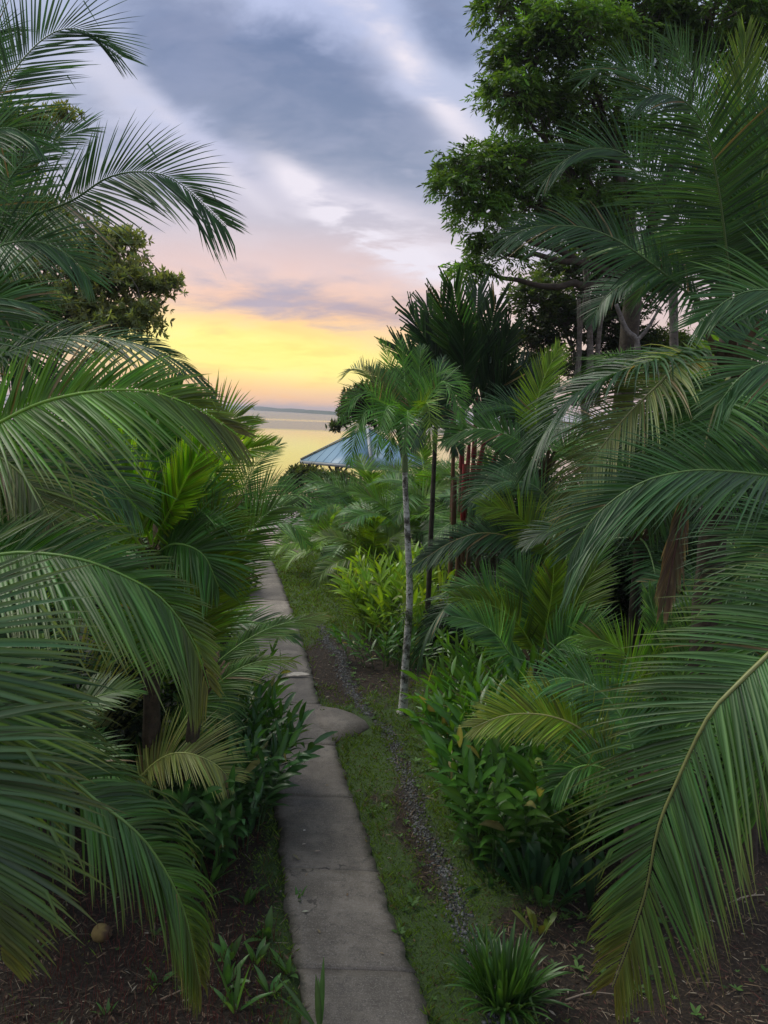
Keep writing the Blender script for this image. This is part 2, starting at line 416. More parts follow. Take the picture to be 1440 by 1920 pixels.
def ring_fronds(t, c, n, L, e_hi=75, e_lo=5, sag=70, az0=0.0, tint=GREEN, skip=None, **kw):
    for i in range(n):
        a = az0 + i * 2.39996 + rng.randn() * 0.12
        k = i / max(1, n - 1)
        if skip and skip(math.degrees(a) % 360): continue
        e = e_hi + (e_lo - e_hi) * k + rng.randn() * 4
        tt = tint + (YOUNG - tint) * max(0, 0.45 - k) * 1.2
        frond(t, arc(c, a, e, e - sag * (0.7 + 0.5 * k), L * (0.85 + 0.2 * rng.rand()) * (0.8 + 0.2 * min(1, k * 2.5))), tint=tt, **kw)

# ------------------------------------------------------------------ the ground
def shore_y(x):
    return 33.0 + np.maximum(0, x - 4.0) * 2.2 + np.maximum(0, -x - 13) * 0.9
def ground_z(x, y):
    d = np.asarray(y) - shore_y(np.asarray(x))
    z = 0.035 * np.sin(np.asarray(x) * 1.7 + 0.6 * np.asarray(y)) * np.cos(np.asarray(y) * 1.1) + 0.02 * np.sin(3.1 * np.asarray(x) - 1.3 * np.asarray(y))
    return np.where(d > -3, z - 0.26 * (d + 3), z).clip(-3.2, 5)
# right-hand edge of the path, from the house to the shore
edge_r = [gp(840, 2060), gp(806, 1920), gp(765, 1800), gp(728, 1700), gp(688, 1570), gp(655, 1480), gp(628, 1398), gp(600, 1325), gp(583, 1260), gp(563, 1190), gp(541, 1128), gp(527, 1090), gp(515, 1062), gp(508, 1045)]
er = spline(edge_r, 160)[:, :2]
_tt = nrm(np.gradient(er, axis=0)); PW = 1.06
el_ = er - np.stack([_tt[:, 1], -_tt[:, 0]], 1) * PW
def path_side(x, y):               # signed distance: > 0 to the right of the right edge, -PW .. 0 on the path
    xr = np.interp(y, er[:, 1], er[:, 0]); return (np.asarray(x) - xr) * 0.97
grav = np.array([gp(*p)[:2] for p in ((598, 1172), (612, 1200), (640, 1240), (662, 1300), (700, 1345), (742, 1400), (765, 1480), (800, 1560), (835, 1640), (868, 1720), (905, 1830), (930, 1930))])
gs = spline(np.c_[grav, np.zeros(len(grav))], 120)[:, :2]
def grav_d(x, y):
    xg = np.interp(y, gs[::-1, 1] if gs[0, 1] > gs[-1, 1] else gs[:, 1], gs[::-1, 0] if gs[0, 1] > gs[-1, 1] else gs[:, 0])
    return np.abs(np.asarray(x) - xg)
def ell(x, y, px, py, rx, ry):
    c = gp(px, py); return np.exp(-(((x - c[0]) / rx) ** 2 + ((y - c[1]) / ry) ** 2))
def grass_amt(x, y):
    x = np.asarray(x, dtype=float); y = np.asarray(y, dtype=float)
    s = path_side(x, y)
    g = np.where(s > 0, np.clip(1.25 - 0.28 * s * np.where(y > 16, 0.35, 1.0), 0, 1), np.clip(1.0 - (-s - PW) * 1.7, 0, 1) * 0.75)
    g = g - 1.35 * ell(x, y, 650, 1245, 1.25, 2.2) - 0.8 * ell(x, y, 760, 1510, 0.26, 1.3) - 0.7 * ell(x, y, 800, 1630, 0.22, 0.6) - 0.7 * ell(x, y, 1000, 1800, .5, .8) \
        - 0.6 * ell(x, y, 700, 1500, 0.2, .4)
    g = np.where(grav_d(x, y) < 0.13, g * 0.7, g)
    g = np.where(x > 2.3 + 0.02 * y, g * np.clip(1 - (x - 2.3) * 1.2, 0, 1), g)
    g = g - 1.1 * np.exp(-((x - 2.6) / 1.0) ** 2 - ((y - 6.8) / 1.3) ** 2)
    n = np.sin(x * 5.1 + 1.7 * y) * np.sin(y * 4.3 - x * 2.2) * 0.5 + np.sin(x * 11.3) * np.cos(y * 9.1) * 0.3
    return np.clip(g + 0.30 * n * (g < 0.97), 0, 1)

def axis_(lo, hi, fine_lo, fine_hi, step, growth=1.25):
    a = list(np.arange(fine_lo, fine_hi, step)); s = step; v = fine_hi
    while v < hi: a.append(v); s *= growth; v += s
    s = step; v = fine_lo - step; b = []
    while v > lo: b.append(v); s *= growth; v -= s
    return np.array([lo] + b[::-1] + a + [hi])
gx = axis_(-4200, 4200, -9, 9, 0.12); gy = axis_(-60, 5200, 2.5, 40, 0.14)
GX, GY = np.meshgrid(gx, gy); GZ = ground_z(GX, GY)
onp = (path_side(GX, GY) < 0.03) & (path_side(GX, GY) > -PW - 0.03) & (GY > 1) & (GY < er[-1, 1])
GZ = np.where(onp, np.minimum(GZ, 0.0) - 0.04, GZ)
ga = grass_amt(GX, GY); gd = 0.6 * np.clip(1 - grav_d(GX, GY) / 0.2, 0, 1) * (GY < gs[:, 1].max()) * (GY > gs[:, 1].min())
V = np.stack([GX, GY, GZ], -1).reshape(-1, 3); nx = len(gx)
ii, jj = np.meshgrid(np.arange(len(gy) - 1), np.arange(nx - 1), indexing='ij'); a = (ii * nx + jj).ravel()
F = np.stack([a, a + 1, a + nx + 1, a + nx], 1)
m, N, p, out = new_mat('garden_soil')
at_ = N.new('ShaderNodeAttribute', attribute_name='col'); sp = N.new('ShaderNodeSeparateColor'); N.l.new(at_.outputs['Color'], sp.inputs[0])
g = N.new('ShaderNodeNewGeometry')
n1 = N.noise(g.outputs['Position'], 2.2, 6, 0.7); n2 = N.noise(g.outputs['Position'], 24, 5, 0.7); n3 = N.noise(g.outputs['Position'], 90, 3, 0.7)
soil = N.ramp(n2, [(0.32, (0.005, 0.003, 0.002)), (0.5, (0.030, 0.019, 0.009)), (0.66, (0.055, 0.036, 0.018)), (0.8, (0.10, 0.07, 0.038))])
soil = N.mix(N.step(n1, 0.45, 0.65), soil, N.mix(0.5, soil, (0.034, 0.022, 0.012, 1)))
moss = N.ramp(n3, [(0.3, (0.022, 0.040, 0.010)), (0.55, (0.065, 0.12, 0.024)), (0.75, (0.11, 0.18, 0.04))])
gm = N.step(N.math('ADD', sp.outputs[0], N.math('MULTIPLY', N.math('SUBTRACT', n2, 0.5), 0.9)), 0.35, 0.6)
c = N.mix(gm, soil, moss)
grv = N.ramp(n3, [(0.35, (0.02, 0.018, 0.016)), (0.65, (0.07, 0.07, 0.068))])
c = N.mix(N.step(sp.outputs[1], 0.1, 0.6), c, grv)
N.l.new(c, p.inputs['Base Color']); p.inputs['Roughness'].default_value = 0.9
b = N.new('ShaderNodeBump'); b.inputs['Strength'].default_value = 0.9; b.inputs['Distance'].default_value = 0.06
N.l.new(N.math('ADD', n2, N.math('MULTIPLY', n3, 0.4)), b.inputs['Height']); N.l.new(b.outputs[0], p.inputs['Normal'])
struct('ground', fast_mesh('ground', V, F, m, np.stack([ga, gd, ga * 0], -1).reshape(-1, 3), True))

# ------------------------------------------------------------------ water and far shore
m, N, p, out = new_mat('bay_water')
g = N.new('ShaderNodeNewGeometry'); ps = N.new('ShaderNodeSeparateXYZ'); N.l.new(g.outputs['Position'], ps.inputs[0])
p.inputs['Base Color'].default_value = (0.13, 0.11, 0.11, 1); p.inputs['IOR'].default_value = 1.45
mpw = N.new('ShaderNodeMapping'); N.l.new(g.outputs['Position'], mpw.inputs[0]); mpw.inputs['Scale'].default_value = (0.35, 1.0, 1)
rip = N.noise(mpw.outputs[0], 1.3, 4, 0.55)
mpl = N.new('ShaderNodeMapping'); N.l.new(g.outputs['Position'], mpl.inputs[0]); mpl.inputs['Scale'].default_value = (0.0011, 0.009, 1); mpl.inputs['Rotation'].default_value = (0, 0, -0.12)
band = N.noise(mpl.outputs[0], 1.0, 3, 0.5)
far = N.step(N.math('ADD', ps.outputs[1], N.math('MULTIPLY', N.math('SUBTRACT', band, 0.5), 160)), 205, 250)                     # wind ruffles the open bay, the water near land lies calm
calm = N.math('DIVIDE', N.math('SUBTRACT', N.math('ADD', ps.outputs[1], N.math('MULTIPLY', band, 120)), 500), 22)
ruf = N.math('MULTIPLY', far, N.math('SUBTRACT', 1.0, N.math('EXPONENT', N.math('MULTIPLY', N.math('MULTIPLY', calm, calm), -1.0))))
N.l.new(N.math('ADD', N.math('MULTIPLY', ruf, 0.20), 0.05), p.inputs['Roughness'])
b = N.new('ShaderNodeBump'); b.inputs['Distance'].default_value = 0.02; N.l.new(N.math('ADD', 0.10, N.math('MULTIPLY', ruf, 0.5)), b.inputs['Strength'])
N.l.new(rip, b.inputs['Height']); N.l.new(b.outputs[0], p.inputs['Normal'])
WZ = -0.72
wx = np.array([-3400., -600, -100, 0, 100, 600, 3400]); wy = np.array([20., 60, 150, 400, 1200, 5100])
WX, WY = np.meshgrid(wx, wy); V = np.stack([WX, WY, WX * 0 + WZ], -1).reshape(-1, 3)
a = (np.arange(5)[:, None] * 7 + np.arange(6)[None]).ravel()
struct('water', fast_mesh('water', V, np.stack([a, a + 1, a + 8, a + 7], 1), m))

# low mangrove shore across the bay: runs from far on the left to nearer on the right
pl = [(-2600, 3900), (-1250, 3050), (-560, 2600), (-300, 1950), (-60, 1150), (40, 800), (260, 640), (700, 560), (1800, 700)]
sp_ = spline(np.array([(x, y, 0) for x, y in pl]), 900)[:, :2]
tn = nrm(np.gradient(sp_, axis=0)); nr = np.stack([-tn[:, 1], tn[:, 0]], 1)
hh = np.array([7 + 2.2 * mnoise.noise(Vector((k * 0.05, 0, 0))) + 3.0 * mnoise.noise(Vector((k * 0.33, 3, 0))) + 2.6 * mnoise.noise(Vector((k * 1.1, 7, 0))) for k in range(len(sp_))])
hh = np.clip(hh, 3, 14) * np.clip(np.hypot(sp_[:, 0], sp_[:, 1]) / 1900, 0.55, 1.5)
rows = []
for off, hz in ((-8, 0.0), (-6, 0.55), (2, 0.92), (14, 1.0), (40, 0.9), (90, 0.0)):
    q = sp_ + nr * off; rows.append(np.c_[q, np.maximum(WZ - 0.5, hh * hz + (WZ - 0.3))])
V = np.concatenate(rows); n = len(sp_)
F = np.array([(r * n + i, r * n + i + 1, (r + 1) * n + i + 1, (r + 1) * n + i) for r in range(5) for i in range(n - 1)])
m, N, p, out = new_mat('far_mangrove'); g = N.new('ShaderNodeNewGeometry')
nn_ = N.noise(g.outputs['Position'], 0.12, 4, 0.6)
N.l.new(N.ramp(nn_, [(0.35, (0.030, 0.050, 0.026)), (0.7, (0.065, 0.095, 0.045))]), p.inputs['Base Color']); p.inputs['Roughness'].default_value = 0.9
tag(struct('far_shore', fast_mesh('far_shore', V, F, m)), None, None)

# ------------------------------------------------------------------ the concrete path
m, N, p, out = new_mat('path_concrete')
g = N.new('ShaderNodeNewGeometry'); at_ = N.new('ShaderNodeAttribute', attribute_name='col')
n1 = N.noise(g.outputs['Position'], 1.6, 6, 0.65); n2 = N.noise(g.outputs['Position'], 12, 6, 0.7); n3 = N.noise(g.outputs['Position'], 70, 5, 0.75)
mb = N.new('ShaderNodeMapping'); N.l.new(g.outputs['Position'], mb.inputs[0]); mb.inputs['Scale'].default_value = (1.5, 45, 1); mb.inputs['Rotation'].default_value = (0, 0, 0.22)
brush = N.noise(mb.outputs[0], 1.0, 4, 0.6)
c = N.mix(N.step(n1, 0.35, 0.68), (0.088, 0.074, 0.055, 1), (0.190, 0.166, 0.134, 1))
c = N.mix(N.math('MULTIPLY', N.step(n2, 0.46, 0.70), 0.7), c, (0.055, 0.047, 0.038, 1))
n0_ = N.noise(g.outputs['Position'], 0.7, 5, 0.6, 0.6)
c = N.mix(N.math('MULTIPLY', N.step(n0_, 0.50, 0.60), 0.45), c, (0.060, 0.052, 0.040, 1))
c = N.mix(N.math('MULTIPLY', N.step(n3, 0.48, 0.72), 0.65), c, (0.33, 0.31, 0.275, 1))
c = N.mix(N.math('MULTIPLY', N.step(brush, 0.45, 0.75), 0.16), c, (0.26, 0.24, 0.225, 1))
sc_ = N.new('ShaderNodeSeparateColor'); N.l.new(at_.outputs['Color'], sc_.inputs[0])
edge_n = N.math('ADD', sc_.outputs[1], N.math('MULTIPLY', N.math('SUBTRACT', n2, 0.5), 1.3))
c = N.mix(N.math('MULTIPLY', N.step(edge_n, 0.55, 1.0), 0.7), c, (0.045, 0.045, 0.028, 1))
vo = N.new('ShaderNodeTexVoronoi', feature='DISTANCE_TO_EDGE'); wv_ = N.new('ShaderNodeVectorMath', operation='MULTIPLY_ADD'); N.l.new(N.noise(g.outputs['Position'], 3.0, 4, 0.6, 0, 1), wv_.inputs[0]); wv_.inputs[1].default_value = (0.5, 0.5, 0.5); N.l.new(g.outputs['Position'], wv_.inputs[2])
N.l.new(wv_.outputs[0], vo.inputs['Vector']); vo.inputs['Scale'].default_value = 0.55
c = N.mix(N.math('MULTIPLY', N.math('SUBTRACT', 1.0, N.step(vo.outputs['Distance'], 0.002, 0.009)), N.math('MULTIPLY', N.step(n1, 0.42, 0.6), 0.8)), c, (0.025, 0.022, 0.018, 1))
hv = N.new('ShaderNodeVectorMath', operation='SCALE'); N.l.new(c, hv.inputs[0]); N.l.new(sc_.outputs[0], hv.inputs['Scale'])
N.l.new(hv.outputs[0], p.inputs['Base Color'])
N.l.new(N.math('ADD', 0.55, N.math('MULTIPLY', n1, 0.35)), p.inputs['Roughness'])
b = N.new('ShaderNodeBump'); b.inputs['Strength'].default_value = 0.55; b.inputs['Distance'].default_value = 0.008
N.l.new(N.math('ADD', N.math('ADD', n2, N.math('MULTIPLY', n3, 0.5)), N.math('MULTIPLY', brush, 0.35)), b.inputs['Height']); N.l.new(b.outputs[0], p.inputs['Normal'])
M['concrete'] = m
path = bpy.data.objects.new('path', None); COL.objects.link(path); path['kind'] = 'structure'
def slab(y0, y1, tone=1.0, label=None, dz=0.0, wl=0.0, joined=False):
    n = max(12, int((y1 - y0) / 0.09)); ys = np.linspace(y0 + 0.0015, y1 - 0.0015, n)
    xr = np.interp(ys, er[:, 1], er[:, 0]); wob = 0.010 * np.sin(ys * 7) + 0.008 * np.sin(ys * 17) + 0.014 * rng.randn(n)
    k = 9; V, C = [], []
    for j, (x, y, w_) in enumerate(zip(xr, ys, wob)):
        endf = min(j, n - 1 - j)
        for t in range(k):
            s = t / (k - 1); xx = x - PW * 1.03 * (1 - s) - wl * (1 - s) + w_ * (1 if t in (0, k - 1) else 0)
            zz = 0.045 + dz + 0.004 * math.sin(3 * xx + 2 * y)
            if t == 0 or (t == k - 1 and not joined): zz -= 0.010
            if endf == 0: zz -= 0.002
            V.append((xx, y, zz)); C.append((tone, max(0 if joined and t >= k - 2 else 1 if t in (0, k - 1) else 0.2 if t in (1, k - 2) else 0, 0.1 if endf == 0 else 0), 0))
    F = [(j * k + t, j * k + t + 1, (j + 1) * k + t + 1, (j + 1) * k + t) for j in range(n - 1) for t in range(k - 1)]
    rim = [t for t in range(k)] + [j * k + k - 1 for j in range(1, n)] + [(n - 1) * k + t for t in range(k - 2, -1, -1)] + [j * k for j in range(n - 2, 0, -1)]
    o = len(V)
    for r_ in rim: V.append((V[r_][0], V[r_][1], -0.06)); C.append((tone, 1.2, 0))
    F += [(rim[i], o + i, o + (i + 1) % len(rim), rim[(i + 1) % len(rim)]) for i in range(len(rim))]
    ob = bpy.data.objects.new('slab', fast_mesh('slab', np.array(V), np.array(F), m, np.array(C), True)); COL.objects.link(ob); ob.parent = path
    if label: ob['label'] = label
cuts = [3.2] + [float(gp(px, py)[1]) for px, py in ((760, 1830), (690, 1640), (640, 1500), (628, 1402), (600, 1325), (585, 1272), (563, 1192), (541, 1130), (533, 1100), (524, 1078), (512, 1055))]
for i in range(len(cuts) - 1):
    light = (i == len(cuts) - 5 + 0) and False
    tone = {7: 1.55, 6: 1.0, 5: 0.95}.get(i, 1.0 + 0.08 * math.sin(i * 2.3))
    slab(cuts[i], cuts[i + 1], tone, 'paler grey concrete slab' if i == 7 else None, dz=0.006 * math.sin(i * 1.9), wl=0.10 if i == 7 else 0.0, joined=(i == 4))
# the small spur that widens the path beside the slender palm
q = [gp(600, 1327), gp(632, 1333), gp(662, 1343), gp(684, 1356), gp(692, 1368), gp(672, 1380), gp(648, 1388), gp(626, 1398)]
top = [(float(v[0]) - (0.14 if k in (0, len(q) - 1) else 0), float(v[1]), 0.0505) for k, v in enumerate(q)]
ctr = np.mean(top, axis=0); V = [tuple(ctr)] + top + [(x, y, -0.06) for x, y, z in top]; n = len(top)
F3 = [(0, 1 + (i + 1) % n, 1 + i) for i in range(n)]
Fq = [(1 + i, 1 + (i + 1) % n, 1 + n + (i + 1) % n, 1 + n + i) for i in range(n)]
F3 += [(a, b_, c_) for a, b_, c_, d_ in Fq] + [(a, c_, d_) for a, b_, c_, d_ in Fq]
C = np.array([(1.0, 0, 0)] + [(1.0, 0.0, 0)] * n + [(1.0, 0.3, 0)] * n)
o = sub('slab', fast_mesh('slab', np.array(V), np.array(F3), m, C, False), path, label='small rounded concrete spur on the right edge of the path')

# ------------------------------------------------------------------ ground cover
def scatter(n, x0, x1, y0, y1, dens):
    x = x0 + (x1 - x0) * rng.rand(n); y = y0 + (y1 - y0) * rng.rand(n) ** 1.25
    k = rng.rand(n) < dens(x, y); return x[k], y[k]
def on_path(x, y):
    s = path_side(x, y); e = 0.045 * np.abs(np.sin(y * 3.3) * np.sin(y * 7.7 + 1)); return (s < 0.01 - e) & (s > -PW - 0.02 + e)
spur_c = ctr
def off_path(x, y):
    return (~on_path(x, y)) & ~((np.abs(x - spur_c[0]) < 0.45) & (np.abs(y - spur_c[1]) < 0.42))
xs, ys = scatter(230000, -6.5, 4.5, 4.2, 31, lambda x, y: off_path(x, y) * np.clip(grass_amt(x, y), 0.0, 1) * (np.clip(1.7 - y / 22, 0.3, 1)) * (x > -0.46 * y - 0.5))
n = len(xs); a = rng.rand(n) * 6.28
base_ = np.stack([xs, ys, np.where((path_side(xs, ys) < 0.02) & (path_side(xs, ys) > -PW - 0.02), 0.035, ground_z(xs, ys) - 0.005)], 1)
clump = 0.5 + 1.1 * np.clip(np.sin(xs * 8.3 + 2 * np.sin(ys * 5)) * np.sin(ys * 6.9 + 1.5 * np.sin(xs * 7)), 0, 1) + 0.35 * rng.rand(n)
tl = 0.35 + 0.9 * rng.rand(n); d = np.stack([np.cos(a) * tl, np.sin(a) * tl, np.ones(n)], 1)
gc = np.array((0.130, 0.225, 0.034))[None] * (0.6 + 0.8 * rng.rand(n, 1)); yl = rng.rand(n) < 0.12; gc[yl] = np.array((0.16, 0.14, 0.06)) * (0.5 + 0.6 * rng.rand(yl.sum(), 1))
V, C, F = strips(base_, d, np.stack([-np.sin(a), np.cos(a), 0.3 + 0 * a], 1), (0.028 + 0.045 * rng.rand(n)) * clump * (1 + ys / 26), (0.007 + 0.006 * rng.rand(n)) * (1 + ys / 16), 0.7, 2, 'blade', 0.3, gc, flat=True)
V, C, F = merge(V, C, F)
tag(struct('grass', fast_mesh('grass', V, F, M['grass'], C)), 'short grass growing beside the concrete path', 'grass', kind='stuff')

def stones(name, xs, ys, size, cols, sink=0.3):
    ico = np.array([(0, 0, 1), (0.89, 0, 0.45), (0.28, 0.85, 0.45), (-0.72, 0.53, 0.45), (-0.72, -0.53, 0.45), (0.28, -0.85, 0.45), (0.8, 0.5, -0.4), (-0.3, 0.9, -0.4), (-0.95, 0, -0.4), (-0.3, -0.9, -0.4), (0.8, -0.5, -0.4)])
    f = np.array([(0, 1, 2), (0, 2, 3), (0, 3, 4), (0, 4, 5), (0, 5, 1), (1, 6, 2), (2, 6, 7), (2, 7, 3), (3, 7, 8), (3, 8, 4), (4, 8, 9), (4, 9, 5), (5, 9, 10), (5, 10, 1), (1, 10, 6)])
    n = len(xs); a = rng.rand(n) * 6.28; s = size[:, None] * (0.6 + 0.7 * rng.rand(n, 3)) * np.array((1, 1, 0.7))
    v = ico[None] * (1 + 0.25 * (rng.rand(n, 11, 1) - 0.5)) * s[:, None]
    x = v[..., 0] * np.cos(a)[:, None] - v[..., 1] * np.sin(a)[:, None]; y = v[..., 0] * np.sin(a)[:, None] + v[..., 1] * np.cos(a)[:, None]
    v = np.stack([x + xs[:, None], y + ys[:, None], v[..., 2] + (ground_z(xs, ys) + size * 0.35)[:, None]], -1)
    return merge(v, np.repeat(cols[:, None], 11, 1), f)
n = 3000; t = rng.rand(n); k = t * (len(gs) - 1)
xs = np.interp(k, np.arange(len(gs)), gs[:, 0]) + rng.randn(n) * 0.075 + 0.05 * np.sin(t * 40); ys = np.interp(k, np.arange(len(gs)), gs[:, 1]) + rng.randn(n) * 0.1
k = off_path(xs, ys); xs, ys = xs[k], ys[k]; n = len(xs)
V, C, F = stones('gravel', xs, ys, 0.008 + 0.014 * rng.rand(n), np.array((0.10, 0.105, 0.105))[None] * (0.35 + 1.1 * rng.rand(n, 1)))
M['stone'] = stem_mat('gravel_stone', 0.3, 0.7, 60)
tag(struct('gravel', fast_mesh('gravel', V, F, M['stone'], C)), 'narrow drain line of grey gravel through the grass', 'gravel', kind='stuff')

# dry straw, twigs and leaf litter on the bare soil
def bare(x, y): return off_path(x, y) * np.clip(1.05 - grass_amt(x, y) * 1.1, 0.03, 1) * (np.clip(1.5 - y / 16, 0.12, 1))
xs, ys = scatter(120000, -6.5, 7.5, 4.0, 22, lambda x, y: bare(x, y) * (np.abs(x) < 0.55 * y + 0.6)); n = len(xs)
a = rng.rand(n) * 6.28; d = np.stack([np.cos(a), np.sin(a), 0.12 * rng.randn(n) + 0.08], 1)
lc = np.array((0.21, 0.145, 0.085))[None] * (0.12 + 1.0 * rng.rand(n, 1) ** 2.2); k = rng.rand(n) < 0.10; lc[k] = np.array((0.30, 0.25, 0.17)); k = rng.rand(n) < 0.2; lc[k] = np.array((0.09, 0.03, 0.022))
V, C, F = strips(np.stack([xs, ys, ground_z(xs, ys) + 0.008 + 0.02 * rng.rand(n)], 1), d, np.stack([0.5 * rng.randn(n), 0.5 * rng.randn(n), np.ones(n)], 1), 0.03 + 0.17 * rng.rand(n) ** 2.5, 0.003 + 0.009 * rng.rand(n) ** 2, 0.12, 2, 'blade', 0.2, lc, flat=True)
parts = [merge(V, C, F)]
xs, ys = scatter(22000, -6, 7.5, 4.0, 20, lambda x, y: bare(x, y) * (np.abs(x) < 0.55 * y + 0.6)); n = len(xs)
a = rng.rand(n) * 6.28; d = np.stack([np.cos(a), np.sin(a), 0.25 * rng.randn(n) + 0.1], 1)
lc = np.array((0.11, 0.070, 0.040))[None] * (0.2 + 1.1 * rng.rand(n, 1)); k = rng.rand(n) < 0.06; lc[k] = np.array((0.26, 0.23, 0.17))
V, C, F = strips(np.stack([xs, ys, ground_z(xs, ys) + 0.01 + 0.02 * rng.rand(n)], 1), d, np.stack([0.5 * rng.randn(n), 0.5 * rng.randn(n), np.ones(n)], 1), 0.03 + 0.06 * rng.rand(n), 0.012 + 0.018 * rng.rand(n), 0.9, 2, 'lance', 0.2, lc, flat=True)
parts.append(merge(V, C, F))
V, C, F = join(parts)
tag(struct('leaf_litter', fast_mesh('leaf_litter', V, F, M['litter'], C)), 'dry straw and fallen leaves covering the dark soil', 'leaf litter', kind='stuff')
xs, ys = scatter(5200, -6, 6.5, 4.1, 20, lambda x, y: off_path(x, y) * (0.12 + 0.5 * (np.abs(path_side(x, y) - 1.6) < 1.0) * (np.sin(x * 3.1 + y) > 0.0)) * (np.abs(x) < 0.5 * y + 0.5)); n = len(xs); W5 = 5
a = np.repeat(rng.rand(n) * 6.28, W5) + np.tile(np.arange(W5) * 1.2566, n) + 0.25 * rng.randn(n * W5); sz = np.repeat(0.03 + 0.07 * rng.rand(n) ** 2, W5)
b_ = np.repeat(np.stack([xs, ys, ground_z(xs, ys) + 0.01 + 0.03 * rng.rand(n)], 1), W5, 0); tn_ = np.repeat(np.array((0.075, 0.155, 0.035))[None] * (0.5 + 0.9 * rng.rand(n, 1)), W5, 0)
V, C, F = merge(*strips(b_, np.stack([np.cos(a), np.sin(a), 0.35 + 0.5 * rng.rand(n * W5)], 1), np.stack([0 * a, 0 * a, 1 + 0 * a], 1) + 0.25 * rng.randn(n * W5, 3), sz * (0.7 + 0.5 * rng.rand(n * W5)), sz * 0.42, 0.8, 3, 'lance', 0.25, tn_, flat=True))
tag(struct('weeds', fast_mesh('weeds', V, F, M['grass'], C)), 'small leafy weeds scattered through the grass and soil', 'weeds', kind='stuff')
# red-brown cut stalks standing in the soil at the lower left
n = 2600; c0 = gp(330, 1850)
xs = c0[0] + 1.5 * rng.randn(n); ys = c0[1] + 1.1 * rng.randn(n); k = (path_side(xs, ys) < -PW - 0.12) & (ys > 4.3); xs, ys = xs[k], ys[k]; n = len(xs)
V, C, F = strips(np.stack([xs, ys, ground_z(xs, ys) - 0.01], 1), np.stack([0.22 * rng.randn(n), 0.22 * rng.randn(n), np.ones(n)], 1), np.stack([0.1 * rng.randn(n), -np.ones(n), 0.2 * np.ones(n)], 1), 0.06 + 0.16 * rng.rand(n), 0.008, 0.1, 2, 'blunt', 0.8,
                 np.array((0.120, 0.030, 0.020))[None] * (0.4 + 0.9 * rng.rand(n, 1)))
V, C, F = merge(V, C, F)
tag(struct('stalk_stubble', fast_mesh('stalk_stubble', V, F, M['litter'], C)), 'red brown cut stalks standing in the soil at the lower left', 'stubble', kind='stuff')

